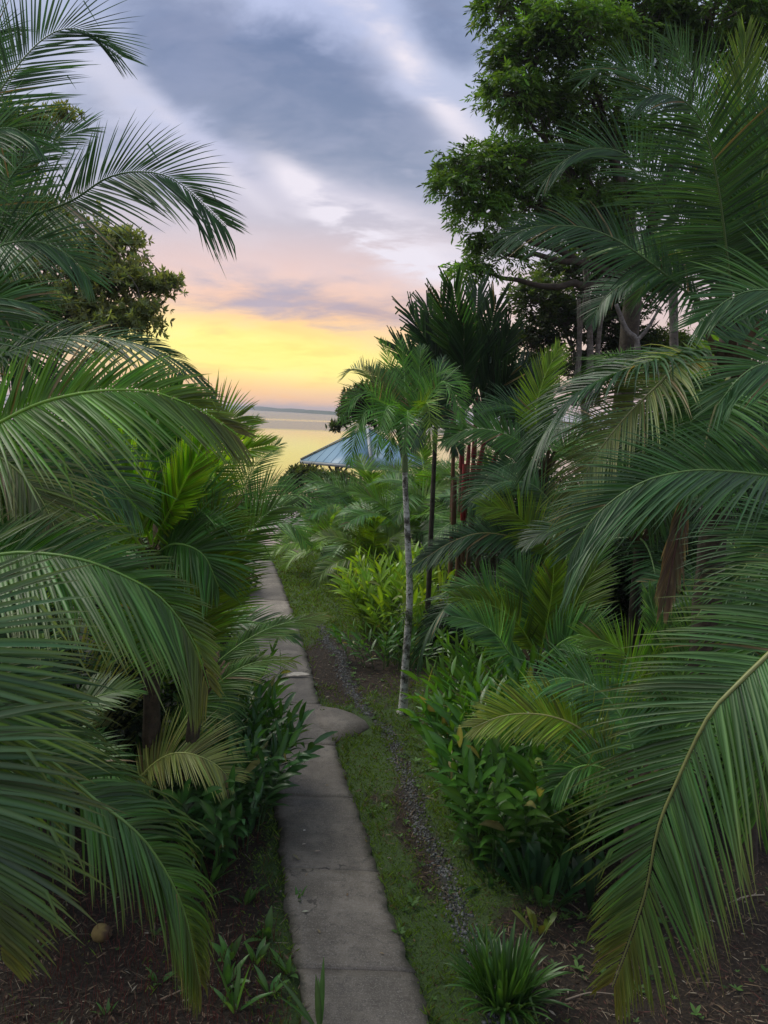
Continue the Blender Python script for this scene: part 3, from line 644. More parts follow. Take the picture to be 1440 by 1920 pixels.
# ------------------------------------------------------------------ broad-leaved clumps
def leaf_objects(t, V, C, F, mat, limit=300, name='leaf'):
    """the leaves that show largest become parts, the remainder one mass"""
    ctr = V.mean(1); size = np.linalg.norm(V[:, -2] - V[:, 1], axis=1)
    dist = np.linalg.norm(ctr - EYE, axis=1); med = np.median(dist)
    top = ctr[:, 2] / max(0.1, ctr[:, 2].max())
    score = size / dist * (0.6 + 0.6 * top) * (1.2 - 0.25 * (dist - dist.min()) / max(0.1, np.ptp(dist)))
    order = np.argsort(-score); own = order[:limit]; rest = order[limit:]
    for i in own:
        link(name, fast_mesh(name, V[i], F, mat, np.clip(C[i], 0, 1), True), t)
    if len(rest):
        a_, b_, c_ = merge(V[rest], C[rest], F)
        o = link('leaves', fast_mesh('leaves', a_, c_, mat, b_), t); o['kind'] = 'stuff'
def ginger(label, cx, cy, rx, ry, shoots, h=1.6, leaf=0.36, width=0.07, tint=(0.055, 0.125, 0.022), per=11, rot=0.0, limit=200, name='ginger_clump', cat='plant', group=None, spread=0.45, droop=0.9, low=0.25, hvar=0.3, dead=0.03):
    t = thing(name, label, cat, (cx, cy, ground_z(cx, cy)), group)
    P0, D0, N0, LL, WW, CC, canes = [], [], [], [], [], [], []
    tint = np.array(tint)
    for i in range(shoots):
        r = math.sqrt(rng.rand()); a = rng.rand() * 6.283
        ox, oy = r * math.cos(a) * rx, r * math.sin(a) * ry
        x = cx + ox * math.cos(rot) - oy * math.sin(rot); y = cy + ox * math.sin(rot) + oy * math.cos(rot)
        H = h * (1 - 0.35 * r * r) * (1 - hvar / 2 + hvar * rng.rand())
        out_ = np.array((x - cx, y - cy, 0)); out_ = out_ / (np.linalg.norm(out_) + 1e-6) * (spread * r + 0.08) + np.array((0.12 * rng.randn(), 0.12 * rng.randn(), 0))
        g0 = np.array((x, y, float(ground_z(x, y)) - 0.03))
        pts = spline([g0, g0 + np.array((0, 0, H * 0.5)) + out_ * H * 0.25, g0 + np.array((0, 0, H)) + out_ * H * 0.9], per + 3)
        canes.append(tube(pts[::2], np.linspace(0.010, 0.004, len(pts[::2])), 4, tint * 0.9 + 0.01))
        ta = rng.rand() * 6.28
        sv = np.array((math.cos(ta), math.sin(ta), 0))
        for k in range(per):
            u = low + (1 - low) * k / (per - 1); ip = u * (len(pts) - 1); j = min(int(ip), len(pts) - 2)
            pp = pts[j] + (pts[j + 1] - pts[j]) * (ip - j); T_ = pts[j + 1] - pts[j]; T_ = T_ / np.linalg.norm(T_)
            s = 1 if k % 2 else -1
            rise = 0.55 + 0.55 * u
            d = T_ * rise + sv * s * (1.15 - 0.5 * u) + rng.randn(3) * 0.14
            n_ = np.cross(np.cross(d, T_), d); 
            if n_[2] < 0: n_ = -n_
            P0.append(pp); D0.append(d); N0.append(n_ + rng.randn(3) * 0.1)
            LL.append(leaf * (0.75 + 0.45 * rng.rand()) * (1 - 0.25 * abs(u - 0.6))); WW.append(width * (0.8 + 0.4 * rng.rand()))
            cc = tint * (0.72 + 0.35 * u + 0.25 * rng.rand())
            if rng.rand() < dead: cc = np.array((0.24, 0.24, 0.09))
            CC.append(cc * (1 + 0.06 * rng.randn(3)))
    V, C, F = strips(np.array(P0), nrm(np.array(D0)), nrm(np.array(N0)), np.array(LL), np.array(WW), droop * (0.6 + 0.8 * rng.rand(len(P0))), 5, 'lance', 0.28, np.clip(np.array(CC), 0.005, 1), 1.3, 0.03)
    leaf_objects(t, V, C, F, M['leaf'], limit)
    a_, b_, c_ = join(canes); o = link('cane', fast_mesh('cane', a_, c_, M['rachis'], b_), t); o['kind'] = 'stuff'
    return t
def rosette(label, cx, cy, n, L, width, tint, name, cat='plant', el=(25, 85), droop=1.0, prof='blade', K=6, sep=True, group=None, z=None, fold=0.3, rad=0.08, names='leaf'):
    t = thing(name, label, cat, (cx, cy, ground_z(cx, cy)), group)
    a = rng.rand(n) * 6.283; e = np.radians(el[0] + (el[1] - el[0]) * rng.rand(n) ** 0.8)
    rr = rad * np.sqrt(rng.rand(n))
    b = np.stack([cx + np.cos(a) * rr, cy + np.sin(a) * rr, float(ground_z(cx, cy)) - 0.02 + 0 * a], 1)
    d = np.stack([np.cos(a) * np.cos(e), np.sin(a) * np.cos(e), np.sin(e)], 1)
    n_ = np.stack([-np.cos(a) * np.sin(e), -np.sin(a) * np.sin(e), np.cos(e)], 1)
    c = np.array(tint)[None] * (0.65 + 0.6 * rng.rand(n, 1)) * (1 + 0.06 * rng.randn(n, 3))
    V, C, F = strips(b, d, n_ + 0.15 * rng.randn(n, 3), L * (0.6 + 0.55 * rng.rand(n)), width * (0.8 + 0.4 * rng.rand(n)), droop * (0.6 + 0.8 * rng.rand(n)), K, prof, fold, np.clip(c, 0.004, 1), 1.3, 0.03)
    leaf_objects(t, V, C, F, M['leaf'], 300 if sep else 0, names)
    return t

BRIGHT = (0.17, 0.29, 0.022); MIDG = (0.055, 0.145, 0.024); DEEP = (0.030, 0.088, 0.028)
# beside the slender palm, further down the path
c = gp(706, 1205); ginger('bright green ginger clump behind the slender pale palm trunk, right of the far path', c[0] + 0.62, c[1] + 1.2, 1.05, 1.9, 130, h=1.65, leaf=0.48, width=0.10, tint=BRIGHT, per=11, rot=0.15, limit=260, spread=0.5, droop=0.7)
c = gp(700, 1235); ginger('low dark ginger shoots at the foot of the far bright clump', c[0] + 0.35, c[1] - 0.3, 0.9, 0.5, 34, h=0.8, leaf=0.34, width=0.07, tint=MIDG, per=7, limit=60, spread=0.6)
# big mass on the right
c = gp(965, 1610); ginger('large green ginger clump under the arching yellow palm frond, right of the gravel drain', c[0] + 0.20, c[1] + 0.75, 0.92, 1.15, 150, h=1.75, leaf=0.42, width=0.098, tint=(0.055, 0.150, 0.022), per=12, limit=300, spread=0.40, low=0.12)
c = gp(930, 1420); ginger('bright upright ginger clump in front of the young palm, right of the slender trunk', c[0] + 0.42, c[1] + 0.4, 1.05, 1.3, 105, h=1.65, leaf=0.44, width=0.08, tint=(0.080, 0.190, 0.022), per=10, limit=260, spread=0.26, droop=0.6)
c = gp(1120, 1560); ginger('dark ginger clump half hidden behind the big drooping frond on the right', c[0] + 0.3, c[1] + 0.3, 0.9, 0.9, 60, h=1.7, leaf=0.34, width=0.075, tint=MIDG, per=10, limit=80)
# left of the path
c = gp(440, 1560); ginger('dark glossy ginger clump on the left edge of the path', c[0] - 0.20, c[1] + 0.3, 0.58, 1.3, 130, h=1.35, leaf=0.36, width=0.088, tint=(0.038, 0.108, 0.028), per=10, limit=280, spread=0.42, droop=1.0)
c = gp(440, 1420); ginger('leafy ginger shoots leaning over the left path edge below the young palm fronds', c[0] - 0.35, c[1] + 0.4, 0.5, 0.9, 40, h=1.5, leaf=0.38, width=0.075, tint=(0.045, 0.11, 0.022), per=9, limit=100, spread=0.5)
# broad-leaved plants in front of the right-hand ginger
c = gp(1015, 1690); rosette('broad dark paddle-leaved plant standing at the foot of the right ginger mass', c[0], c[1], 34, 0.62, 0.15, (0.028, 0.085, 0.030), 'heliconia_plant', el=(40, 88), prof='paddle', droop=0.5, rad=0.22)
c = gp(1110, 1700); rosette('broad-leaved plant half under the drooping frond at the right', c[0], c[1], 26, 0.55, 0.13, (0.026, 0.075, 0.028), 'heliconia_plant', el=(35, 85), prof='paddle', droop=0.7, rad=0.25)
c = gp(925, 1640); rosette('small dark leafy plant beside the gravel drain', c[0], c[1], 36, 0.36, 0.07, (0.028, 0.080, 0.028), 'heliconia_plant', el=(25, 85), prof='lance', droop=0.7, rad=0.28)
c = gp(1010, 1755); rosette('single short plant with one pale yellow leaf near the strappy lily clump', c[0], c[1], 9, 0.30, 0.11, (0.14, 0.19, 0.04), 'leafy_seedling', el=(40, 85), prof='paddle', droop=0.4, rad=0.05)
# strappy clump at the bottom
c = gp(945, 1875); rosette('strappy spider lily clump in the grass at the bottom, right of the path', c[0], c[1], 230, 0.54, 0.042, (0.052, 0.130, 0.026), 'lily_clump', el=(28, 88), droop=0.9, rad=0.20)
c = gp(905, 1790); rosette('low strappy tuft behind the spider lily clump', c[0], c[1], 40, 0.26, 0.022, (0.055, 0.13, 0.03), 'lily_clump', el=(30, 85), droop=0.9, rad=0.12)
# seedlings on the left bare soil
seed = [((440, 1905), 'strappy bright seedling at the bottom left of the path', 7, 0.42, 0.05), ((600, 1935), 'long-leaved seedling growing against the very bottom of the path', 6, 0.46, 0.055),
        ((430, 1800), 'broad-leaved seedling between the coconut and the path', 6, 0.22, 0.07), ((480, 1810), 'dark three-leaved seedling closest to the coconut side of the path', 6, 0.24, 0.08),
        ((540, 1830), 'pale seedling touching the left path edge', 6, 0.22, 0.06), ((560, 1690), 'small seedling with narrow leaves by the left path edge', 5, 0.18, 0.04),
        ((460, 1690), 'seedling in the litter below the left ginger clump', 6, 0.24, 0.06), ((350, 1700), 'tall leafy seedling beneath the drooping left frond tip', 9, 0.5, 0.07),
        ((500, 1760), 'bright broad-leaved sprout between the coconut and the near path', 6, 0.28, 0.085), ((425, 1850), 'bushy low sprout near the bottom edge left of the path', 8, 0.26, 0.07), ((505, 1870), 'sprout with folded leaves by the lower left path edge', 6, 0.24, 0.07), ((300, 1840), 'small sprout among the red-brown stalks', 5, 0.18, 0.05),
        ((395, 1650), 'leafy shoot in the shade left of the ginger clump', 8, 0.5, 0.075), ((200, 1900), 'tiny seedling below the fallen coconut', 5, 0.12, 0.03), ((60, 1790), 'green shoot under the large left fronds', 5, 0.3, 0.05)]
for (px, py), lab, k, L, w_ in seed:
    c = gp(px, py); rosette(lab, c[0], c[1], k, L * 1.15, w_ * 1.15, (0.075, 0.18, 0.04), 'leafy_seedling', el=(30, 80), prof='lance', droop=0.6, rad=0.02)
for (px, py), lab in (((700, 1905), 'tuft'),): pass

# fallen coconut
c = gp(190, 1765); t = thing('coconut', 'fallen yellow brown coconut on the litter at the lower left', 'coconut', (c[0], c[1], ground_z(c[0], c[1])))
u_, v_ = np.meshgrid(np.linspace(0, 2 * math.pi, 15)[:-1], np.linspace(0, math.pi, 10)); rr_ = 0.085 * (1 + 0.06 * np.cos(3 * u_) * np.sin(v_))
V = np.stack([rr_ * np.sin(v_) * np.cos(u_) * 1.15, rr_ * np.sin(v_) * np.sin(u_), rr_ * np.cos(v_)], -1).reshape(-1, 3) + np.array((c[0], c[1], float(ground_z(c[0], c[1])) + 0.07))
F = np.array([(i * 14 + j, i * 14 + (j + 1) % 14, (i + 1) * 14 + (j + 1) % 14, (i + 1) * 14 + j) for i in range(9) for j in range(14)])
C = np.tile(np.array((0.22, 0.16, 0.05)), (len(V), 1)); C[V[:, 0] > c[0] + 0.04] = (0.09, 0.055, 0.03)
link('husk', fast_mesh('husk', V, F, M['litter'], C, True), t)
a = np.arange(5) * 1.2566
b = np.tile(np.array((c[0] + 0.085, c[1] - 0.02, float(ground_z(c[0], c[1])) + 0.09)), (5, 1))
V, C, F = merge(*strips(b, np.stack([0.4 + 0 * a, np.cos(a), np.sin(a)], 1), np.tile(np.array((1.0, 0, 0.1)), (5, 1)), 0.05, 0.035, 0, 2, 'lance', 0.2, np.tile(np.array((0.12, 0.08, 0.04)), (5, 1))))
link('calyx', fast_mesh('calyx', V, F, M['litter'], C), t)
# fallen leaves on the path
def path_leaf(px, py, L, w_, colr, lab, ang, crumple=0.1):
    c = gp(px, py); c[2] = 0.052
    V, C, F = strips(c[None] + np.array((0, 0, 0.008)), np.array([(math.cos(ang), math.sin(ang), 0.12)]), np.array([(0.1, -0.1, 1.0)]), L, w_, 0.25, 6, 'lance', 0.22, np.array([colr]), 0.85)
    V = V[0]; V[:, 2] = np.maximum(V[:, 2], 0.056)
    V[:, 2] += crumple * L * 0.4 * rng.rand(len(V))
    o = link('fallen_leaf', fast_mesh('fallen_leaf', V, F, M['litter'], C[0]), None); tag(o, lab, 'leaf')
path_leaf(536, 1273, 0.46, 0.17, (0.55, 0.50, 0.42), 'large pale fallen leaf lying across the middle of the far path', 0.1)
path_leaf(548, 1612, 0.16, 0.035, (0.20, 0.18, 0.10), 'curled olive leaf hanging over the left edge of the near path', -0.9, 0.3)
path_leaf(568, 1566, 0.035, 0.03, (0.6, 0.58, 0.5), 'tiny white petal on the path', 0.4)
path_leaf(566, 1592, 0.05, 0.025, (0.4, 0.35, 0.28), 'small beige leaf below the white petal on the path', 0.2)
path_leaf(590, 1605, 0.07, 0.03, (0.33, 0.26, 0.2), 'small tan leaf near the middle of the near path', 0.1)
path_leaf(566, 1720, 0.07, 0.03, (0.35, 0.36, 0.26), 'pale green leaf on the left edge of the path', 0.2)
path_leaf(572, 1652, 0.06, 0.015, (0.3, 0.22, 0.14), 'thin brown sliver of leaf on the path', 1.2)
path_leaf(525, 1443, 0.06, 0.03, (0.3, 0.26, 0.2), 'small curled leaf near the left ginger clump on the path', 0.8)

for (px0, py0, px1, py1, r_, colr, lab) in ((1365, 1700, 1432, 1682, 0.013, (0.34, 0.29, 0.22), 'pale dry stick lying on the mulch at the lower right'), (1040, 1690, 1100, 1722, 0.007, (0.20, 0.15, 0.10), 'thin brown twig on the soil under the right ginger'),
                                             (1060, 1880, 1150, 1868, 0.008, (0.26, 0.21, 0.15), 'thin tan twig on the soil right of the spider lily'), (300, 1880, 400, 1850, 0.008, (0.24, 0.17, 0.11), 'brown twig among the cut stalks at the lower left')):
    p0, p1 = gp(px0, py0), gp(px1, py1); mid_ = (p0 + p1) / 2 + np.array((0.01, 0.03, 0.015))
    V, C, F = tube(spline([p0 + np.array((0, 0, 0.02 + r_)), mid_ + np.array((0, 0, 0.03)), p1 + np.array((0, 0, 0.015 + r_))], 8), np.linspace(r_, r_ * 0.5, 9), 6, colr, 0.2)
    tag(link('stick', fast_mesh('stick', V, F, M['litter'], C, True)), lab, 'stick')

for k_, (px, py, L, w_, cc_, lab) in enumerate(((610, 1480, 0.05, 0.02, (0.22, 0.16, 0.08), 'small brown leaf near the right edge of the path beyond the petal'), (560, 1530, 0.04, 0.02, (0.28, 0.24, 0.12), 'tiny yellowish leaf beside the left ginger on the path'), (650, 1690, 0.05, 0.02, (0.2, 0.13, 0.07), 'small dark brown leaf in the middle of the near path'),
        (600, 1760, 0.06, 0.025, (0.24, 0.19, 0.1), 'curled brown leaf on the lower left half of the path'), (720, 1800, 0.05, 0.018, (0.26, 0.2, 0.12), 'narrow tan leaf by the lower right path edge'), (575, 1345, 0.09, 0.04, (0.16, 0.11, 0.06), 'brown leaf lying beside the concrete spur'))):
    path_leaf(px, py, L, w_, cc_, lab, 0.7 * k_, 0.25)

# ------------------------------------------------------------------ pavilion at the water
m, N, p, out = new_mat('blue_metal_roof'); g = N.new('ShaderNodeNewGeometry')
nn_ = N.noise(g.outputs['Position'], 1.4, 4, 0.6)
N.l.new(N.mix(nn_, (0.12, 0.23, 0.33, 1), (0.16, 0.29, 0.39, 1)), p.inputs['Base Color']); p.inputs['Roughness'].default_value = 0.45; M['roof'] = m
m, N, p, out = new_mat('roof_flashing'); p.inputs['Base Color'].default_value = (0.30, 0.33, 0.33, 1); p.inputs['Roughness'].default_value = 0.5; M['flash'] = m
m, N, p, out = new_mat('weathered_timber'); g = N.new('ShaderNodeNewGeometry')
nn_ = N.noise(g.outputs['Position'], 5, 4, 0.6); N.l.new(N.mix(nn_, (0.07, 0.05, 0.035, 1), (0.14, 0.11, 0.08, 1)), p.inputs['Base Color']); p.inputs['Roughness'].default_value = 0.8; M['timber'] = m
def boxes(lst):
    V, F = [], []
    for (x0, y0, z0), (x1, y1, z1) in lst:
        o = len(V); V += [(x, y, z) for z in (z0, z1) for y in (y0, y1) for x in (x0, x1)]
        F += [tuple(o + i for i in f) for f in ((0, 2, 3, 1), (4, 5, 7, 6), (0, 1, 5, 4), (2, 6, 7, 3), (1, 3, 7, 5), (0, 4, 6, 2))]
    return np.array(V, dtype=float), np.array(F)
def beam(p0, p1, w_, h_):
    p0 = np.array(p0, float); p1 = np.array(p1, float); T_ = nrm(p1 - p0); S = nrm(np.cross(T_, (0, 0, 1.0)) if abs(T_[2]) < 0.95 else np.array((1.0, 0, 0))); U = np.cross(S, T_)
    V = np.array([q + S * sx_ * w_ / 2 + U * sz * h_ / 2 for q in (p0, p1) for sz in (-1, 1) for sx_ in (-1, 1)])
    return V, np.array([(0, 2, 3, 1), (4, 5, 7, 6), (0, 1, 5, 4), (2, 6, 7, 3), (1, 3, 7, 5), (0, 4, 6, 2)])
cl = at(563, 862, 36.5); EZ = cl[2]
A = cl; Bc = at(742, 884, 33.0); Bc[2] = EZ                      # near eave corners
dirb = nrm(np.array((-(Bc - A)[1], (Bc - A)[0], 0)))             # towards the back
lenAB = np.linalg.norm(Bc - A); Bc = A + nrm(Bc - A) * 4.3; depth_ = 4.3
Dc = A + dirb * depth_; Cc = Bc + dirb * depth_
apex = (A + Cc) / 2 + np.array((0, 0, 1.6))
pv = thing('pavilion', 'open waterside pavilion with a blue hipped metal roof beside the bay', 'pavilion', ((A + Cc) / 2 * np.array((1, 1, 0)) + np.array((0, 0, -0.9))))
for (p0, p1) in ((A, Bc), (Bc, Cc), (Cc, Dc), (Dc, A)):
    nrib = 9; seg = []
    e = nrm(p1 - p0); midp = (p0 + p1) / 2; Ls = np.linalg.norm(p1 - p0)
    V = [p0, p1, apex, p0 - np.array((0, 0, 0.05)), p1 - np.array((0, 0, 0.05)), apex - np.array((0, 0, 0.05))]
    F = [(0, 1, 2), (5, 4, 3), (0, 3, 4), (0, 4, 1), (1, 4, 5), (1, 5, 2), (2, 5, 3), (2, 3, 0)]
    pn = sub('roof', fast_mesh('roof', np.array(V), np.array(F), M['roof']), pv); pn.parent = pv; pn.matrix_parent_inverse = Matrix.Translation(-parent_loc(pv))
    for k in range(1, nrib):
        s = k / nrib; q0 = p0 + (p1 - p0) * s; f_ = 1 - abs(2 * s - 1); q1 = q0 + (apex - midp) * f_
        up_ = np.array((0, 0, 0.004)); bv, bf = beam(q0 + up_, q1 + up_, 0.018, 0.012); seg.append((bv, np.tile((0.1, 0.2, 0.3), (8, 1)), bf))
    a_, b_, c_ = join(seg); o = sub('seam', fast_mesh('seam', a_, c_, M['roof']), pn, kind='stuff')
    bv, bf = beam(p0 - np.array((0, 0, 0.10)), p1 - np.array((0, 0, 0.10)), 0.05, 0.14); link('fascia', fast_mesh('fascia', bv, bf, M['flash']), pv)
    bv, bf = beam(p0 + np.array((0, 0, 0.035)), apex + np.array((0, 0, 0.05)), 0.13, 0.05); link('ridge_cap', fast_mesh('ridge_cap', bv, bf, M['flash']), pv)
for sx_, sy_ in ((0.07, 0.07), (0.5, 0.05), (0.93, 0.07), (0.07, 0.5), (0.93, 0.5), (0.07, 0.93), (0.5, 0.93), (0.93, 0.93)):
    q = A + (Bc - A) * sx_ + dirb * depth_ * sy_
    bv, bf = beam((q[0], q[1], -1.6), (q[0], q[1], EZ - 0.06), 0.14, 0.14); link('post', fast_mesh('post', bv, bf, M['timber']), pv)
    for dd_ in (-0.55, 0.55):
        q2 = q + nrm(Bc - A) * dd_
        if 0 < (q2 - A) @ nrm(Bc - A) < 4.3:
            bv, bf = beam((q[0], q[1], EZ - 0.75), (q2[0], q2[1], EZ - 0.2), 0.07, 0.07); link('brace', fast_mesh('brace', bv, bf, M['timber']), pv)
zf = 0.35; bv, bf = boxes([((-2.0, -2.0, -0.07), (2.0, 2.0, 0.07))]); ang_ = math.atan2((Bc - A)[1], (Bc - A)[0]); rm = np.array(((math.cos(ang_), -math.sin(ang_), 0), (math.sin(ang_), math.cos(ang_), 0), (0, 0, 1)))
pc = (A + Cc) / 2; bv = bv @ rm.T + np.array((pc[0], pc[1], zf)); link('deck', fast_mesh('deck', bv, bf, M['timber']), pv)
for zr in (0.85, 1.3):
    for (p0, p1) in ((A, Bc), (Bc, Cc), (Cc, Dc), (Dc, A)):
        i0 = p0 + (pc - p0) * 0.12; i1 = p1 + (pc - p1) * 0.12
        bv, bf = beam((i0[0], i0[1], zr), (i1[0], i1[1], zr), 0.06, 0.08); link('rail', fast_mesh('rail', bv, bf, M['timber']), pv)

# ------------------------------------------------------------------ broad-leaved trees and shrubs
def crown_cloud(blobs, nspray, leafl, tint, per=7, width=0.35, droop=0.5, hang=0.3, shell=0.45, K=2, var=0.35, flatness=0.0, rosettes=False, prof='lance', loose=1.0):
    vol = np.array([b[1][0] * b[1][1] * b[1][2] for b in blobs]) ** 0.7; pick = rng.choice(len(blobs), nspray, p=vol / vol.sum())
    c = np.array([blobs[i][0] for i in range(len(blobs))])[pick]; r = np.array([blobs[i][1] for i in range(len(blobs))], dtype=float)[pick]
    d = nrm(rng.randn(nspray, 3)); rad = (shell + (1 - shell) * rng.rand(nspray)) ** 0.6
    d[:, 2] = np.where((d[:, 2] < -0.25) & (rng.rand(nspray) < 0.55), -d[:, 2] * 0.6, d[:, 2])
    # lumpy: small secondary clusters
    lump = 0.16 * np.sin(d[:, [0]] * 9 + c[:, [0]] * 3) * np.cos(d[:, [1]] * 8 + c[:, [2]] * 5) + 0.12 * np.sin(d[:, [2]] * 13 + c[:, [1]])
    ctr = c + d * r * rad[:, None] * (1 + lump) * (loose if loose == 1.0 else (0.75 + (loose - 0.55) * rng.rand(nspray, 1)))
    tone = tint[None] * (1 + var * rng.randn(len(blobs), 1)[pick] * 0.35) * (1 + var * 0.5 * rng.randn(nspray, 1)) * (1 + 0.06 * rng.randn(nspray, 3))
    out_d = nrm(d * np.array((1, 1, 0.5)) + 0.5 * rng.randn(nspray, 3) + np.array((0, 0, -hang)))
    sd_ = nrm(np.cross(out_d, np.array((0, 0, 1.0)) + 0.3 * rng.randn(nspray, 3)))
    B, D, NN, TT = [], [], [], []
    for k in range(per):
        if rosettes:
            a_ = 2 * math.pi * k / per; dd = nrm(sd_ * math.cos(a_) + np.cross(out_d, sd_) * math.sin(a_) + out_d * 0.55); B.append(ctr)
        else:
            u = (k // 2) / max(1, (per - 1) / 2); s = 1 if k % 2 else -1
            if k == per - 1: s = 0
            dd = nrm(out_d * (0.7 + 0.2 * u) + sd_ * s * 0.9); B.append(ctr + out_d * (leafl * 1.15 * u))
        D.append(dd + 0.1 * rng.randn(nspray, 3)); NN.append(nrm(np.array((0, 0, 0.75)) + 0.62 * rng.randn(nspray, 3))); TT.append(tone * (0.85 + 0.3 * rng.rand(nspray, 1)))
    B, D, NN, TT = map(np.concatenate, (B, D, NN, TT)); n = len(B)
    V, C, F = strips(B, D, NN, leafl * (0.7 + 0.5 * rng.rand(n)), leafl * width, droop, K, prof, 0.3, np.clip(TT, 0.004, 1), flat=True)
    return merge(V, C, F), ctr
def limbs(t, p0, targets, r0, bark, bend=0.15, name='branch'):
    for tg, rr in targets:
        p0_ = np.array(p0, float); tg = np.array(tg, float); L_ = np.linalg.norm(tg - p0_)
        mid = (p0_ + tg) / 2 + rng.randn(3) * L_ * bend * 0.5 + np.array((0, 0, L_ * 0.06))
        P = spline([p0_, mid, tg], 12); P[1:-1] += rng.randn(11, 3) * L_ * 0.008
        V, C, F = tube(P, np.linspace(rr, rr * 0.25, 13), 6, (0.1, 0.1, 0.1), 0.1)
        link(name, fast_mesh(name, V, F, M[bark], C, True), t)
def twigs(blobs, ctr, n, r=0.012):
    out_ = []
    for i in rng.choice(len(ctr), min(n, len(ctr)), replace=False):
        b = min(blobs, key=lambda q: float(np.sum((np.array(q[0]) - ctr[i]) ** 2)))
        p0 = np.array(b[0]) + rng.randn(3) * np.array(b[1]) * 0.2; P = spline([p0, (p0 + ctr[i]) / 2 + rng.randn(3) * 0.08, ctr[i]], 4)
        out_.append(tube(P, np.linspace(r * 2, r * 0.5, 5), 3, (0.15, 0.13, 0.105)))
    return join(out_)
def tree(label, foot, fork, blobs, nspray, leafl, tint, bark='trunk_grey', r=0.3, name='broadleaf_tree', cat='tree', group=None, ntw=200, mainlimbs=None, **kw):
    foot = np.array(foot, float); t = thing(name, label, cat, foot, group)
    P = spline([foot, (foot + fork) / 2 + rng.randn(3) * 0.15, fork], 14)
    V, C, F = tube(P, np.linspace(r * 1.3, r * 0.75, 15), 10, (0.1, 0.1, 0.1), 0.12)
    link('trunk', fast_mesh('trunk', V, F, M[bark], C, True), t)
    limbs(t, fork, [(b[0], r * 0.45) for b in blobs], r, bark)
    (V, C, F), ctr = crown_cloud(blobs, nspray, leafl, np.array(tint), **kw)
    link('crown', fast_mesh('crown', V, F, M['tree'], C), t)
    if ntw:
        V, C, F = twigs(blobs, ctr, ntw); o = link('twigs', fast_mesh('twigs', V, F, M['fibre'], C), t); o['kind'] = 'stuff'
    return t
def bl(px, py, Y, rx, ry=None, rz=None):
    k = Y / FPX; return (at(px, py, Y), (rx * k, (ry or rx) * k, (rz or rx) * k))

# tall tree over the right side
TG = np.array((0.078, 0.165, 0.032))
tree('tall leafy tree filling the upper right above the palms', (6.9, 22.5, -0.05), at(1190, 520, 22.5),
     [bl(960, 20, 21, 70, 60, 45), bl(1000, 110, 20.5, 90, 80, 55), bl(960, 175, 20, 65, 60, 45), bl(1080, 60, 20, 110, 90, 60), bl(1180, 30, 21, 100, 90, 60),
      bl(1010, 215, 21, 80, 60, 40), bl(1110, 190, 21.5, 90, 80, 60), bl(890, 320, 19.5, 75, 60, 48), bl(960, 300, 20, 80, 60, 50), bl(850, 350, 19, 45, 40, 30),
      bl(900, 400, 19.5, 60, 50, 50), bl(930, 470, 20, 60, 50, 40), bl(880, 505, 20, 42, 40, 16), bl(1000, 380, 20.5, 80, 70, 50), bl(1250, 80, 22, 90, 80, 60),
      bl(1330, 20, 21, 90, 80, 50), bl(1040, 310, 22, 80, 70, 50), bl(1160, 270, 22.5, 80, 80, 50), bl(1100, 390, 22, 75, 70, 45), bl(1060, 430, 22, 60, 60, 35), bl(1170, 380, 23, 80, 70, 50), bl(1400, 90, 22, 70, 70, 50), bl(1420, 20, 21.5, 60, 60, 45)],
     12500, 0.16, TG, bark='trunk_brown', r=0.30, ntw=800, per=7, width=0.34, hang=0.7, shell=0.35, var=0.5)
# airy tree behind it with pale stems
t = tree('airy small-leaved tree with pale stems behind the sealing wax palm', (7.0, 26.0, -0.05), at(1090, 700, 26),
     [bl(1010, 560, 25, 60, 60, 45), bl(1000, 640, 25, 55, 50, 45), bl(1060, 600, 26, 60, 60, 55), bl(1130, 600, 26, 60, 60, 60), bl(1180, 650, 26, 60, 60, 50),
      bl(1080, 510, 26, 80, 60, 50), bl(1190, 540, 26, 70, 60, 50), bl(1020, 690, 25, 45, 45, 35), bl(1120, 690, 26, 60, 50, 40)],
     5200, 0.17, (0.050, 0.085, 0.028), r=0.16, ntw=500, per=6, width=0.4, hang=0.2, shell=0.2, var=0.5)
for k, (x0, y0, x1, y1, rr) in enumerate(((1105, 760, 1095, 480, 0.13), (1120, 760, 1135, 540, 0.10), (1075, 760, 1085, 560, 0.11), (1085, 720, 1110, 470, 0.06))):
    P = spline([at(x0, y0, 24), at((x0 + x1) / 2 + (-1) ** k * 6, (y0 + y1) / 2, 24.2), at(x1, y1, 24)], 12)
    V, C, F = tube(P, np.linspace(rr, rr * 0.5, 13), 8, (0.1, 0.1, 0.1), 0.15); link('stem', fast_mesh('stem', V, F, M['trunk_grey'], C, True), t)
V, C, F = tube(spline([at(1155, 570, 20), at(1175, 620, 20), at(1195, 640, 20), at(1190, 700, 20)], 14), np.linspace(0.05, 0.09, 15), 6, (0.1,) * 3, 0.15)
link('stem', fast_mesh('stem', V, F, M['trunk_grey'], C, True), t)
V, C, F = tube(spline([at(1192, 642, 20), at(1215, 615, 20), at(1235, 580, 20)], 10), np.linspace(0.055, 0.03, 11), 6, (0.1,) * 3, 0.15)
link('stem', fast_mesh('stem', V, F, M['trunk_grey'], C, True), t)
t = tree('yellow-green leafy tree seen low between the palm trunks at the right', (9.5, 26.0, -0.05), at(1260, 700, 26), [bl(1250, 650, 26, 50, 50, 30), bl(1200, 690, 26, 60, 50, 30), bl(1290, 680, 26, 50, 50, 30)], 1500, 0.16, (0.09, 0.14, 0.02), r=0.12, ntw=120)
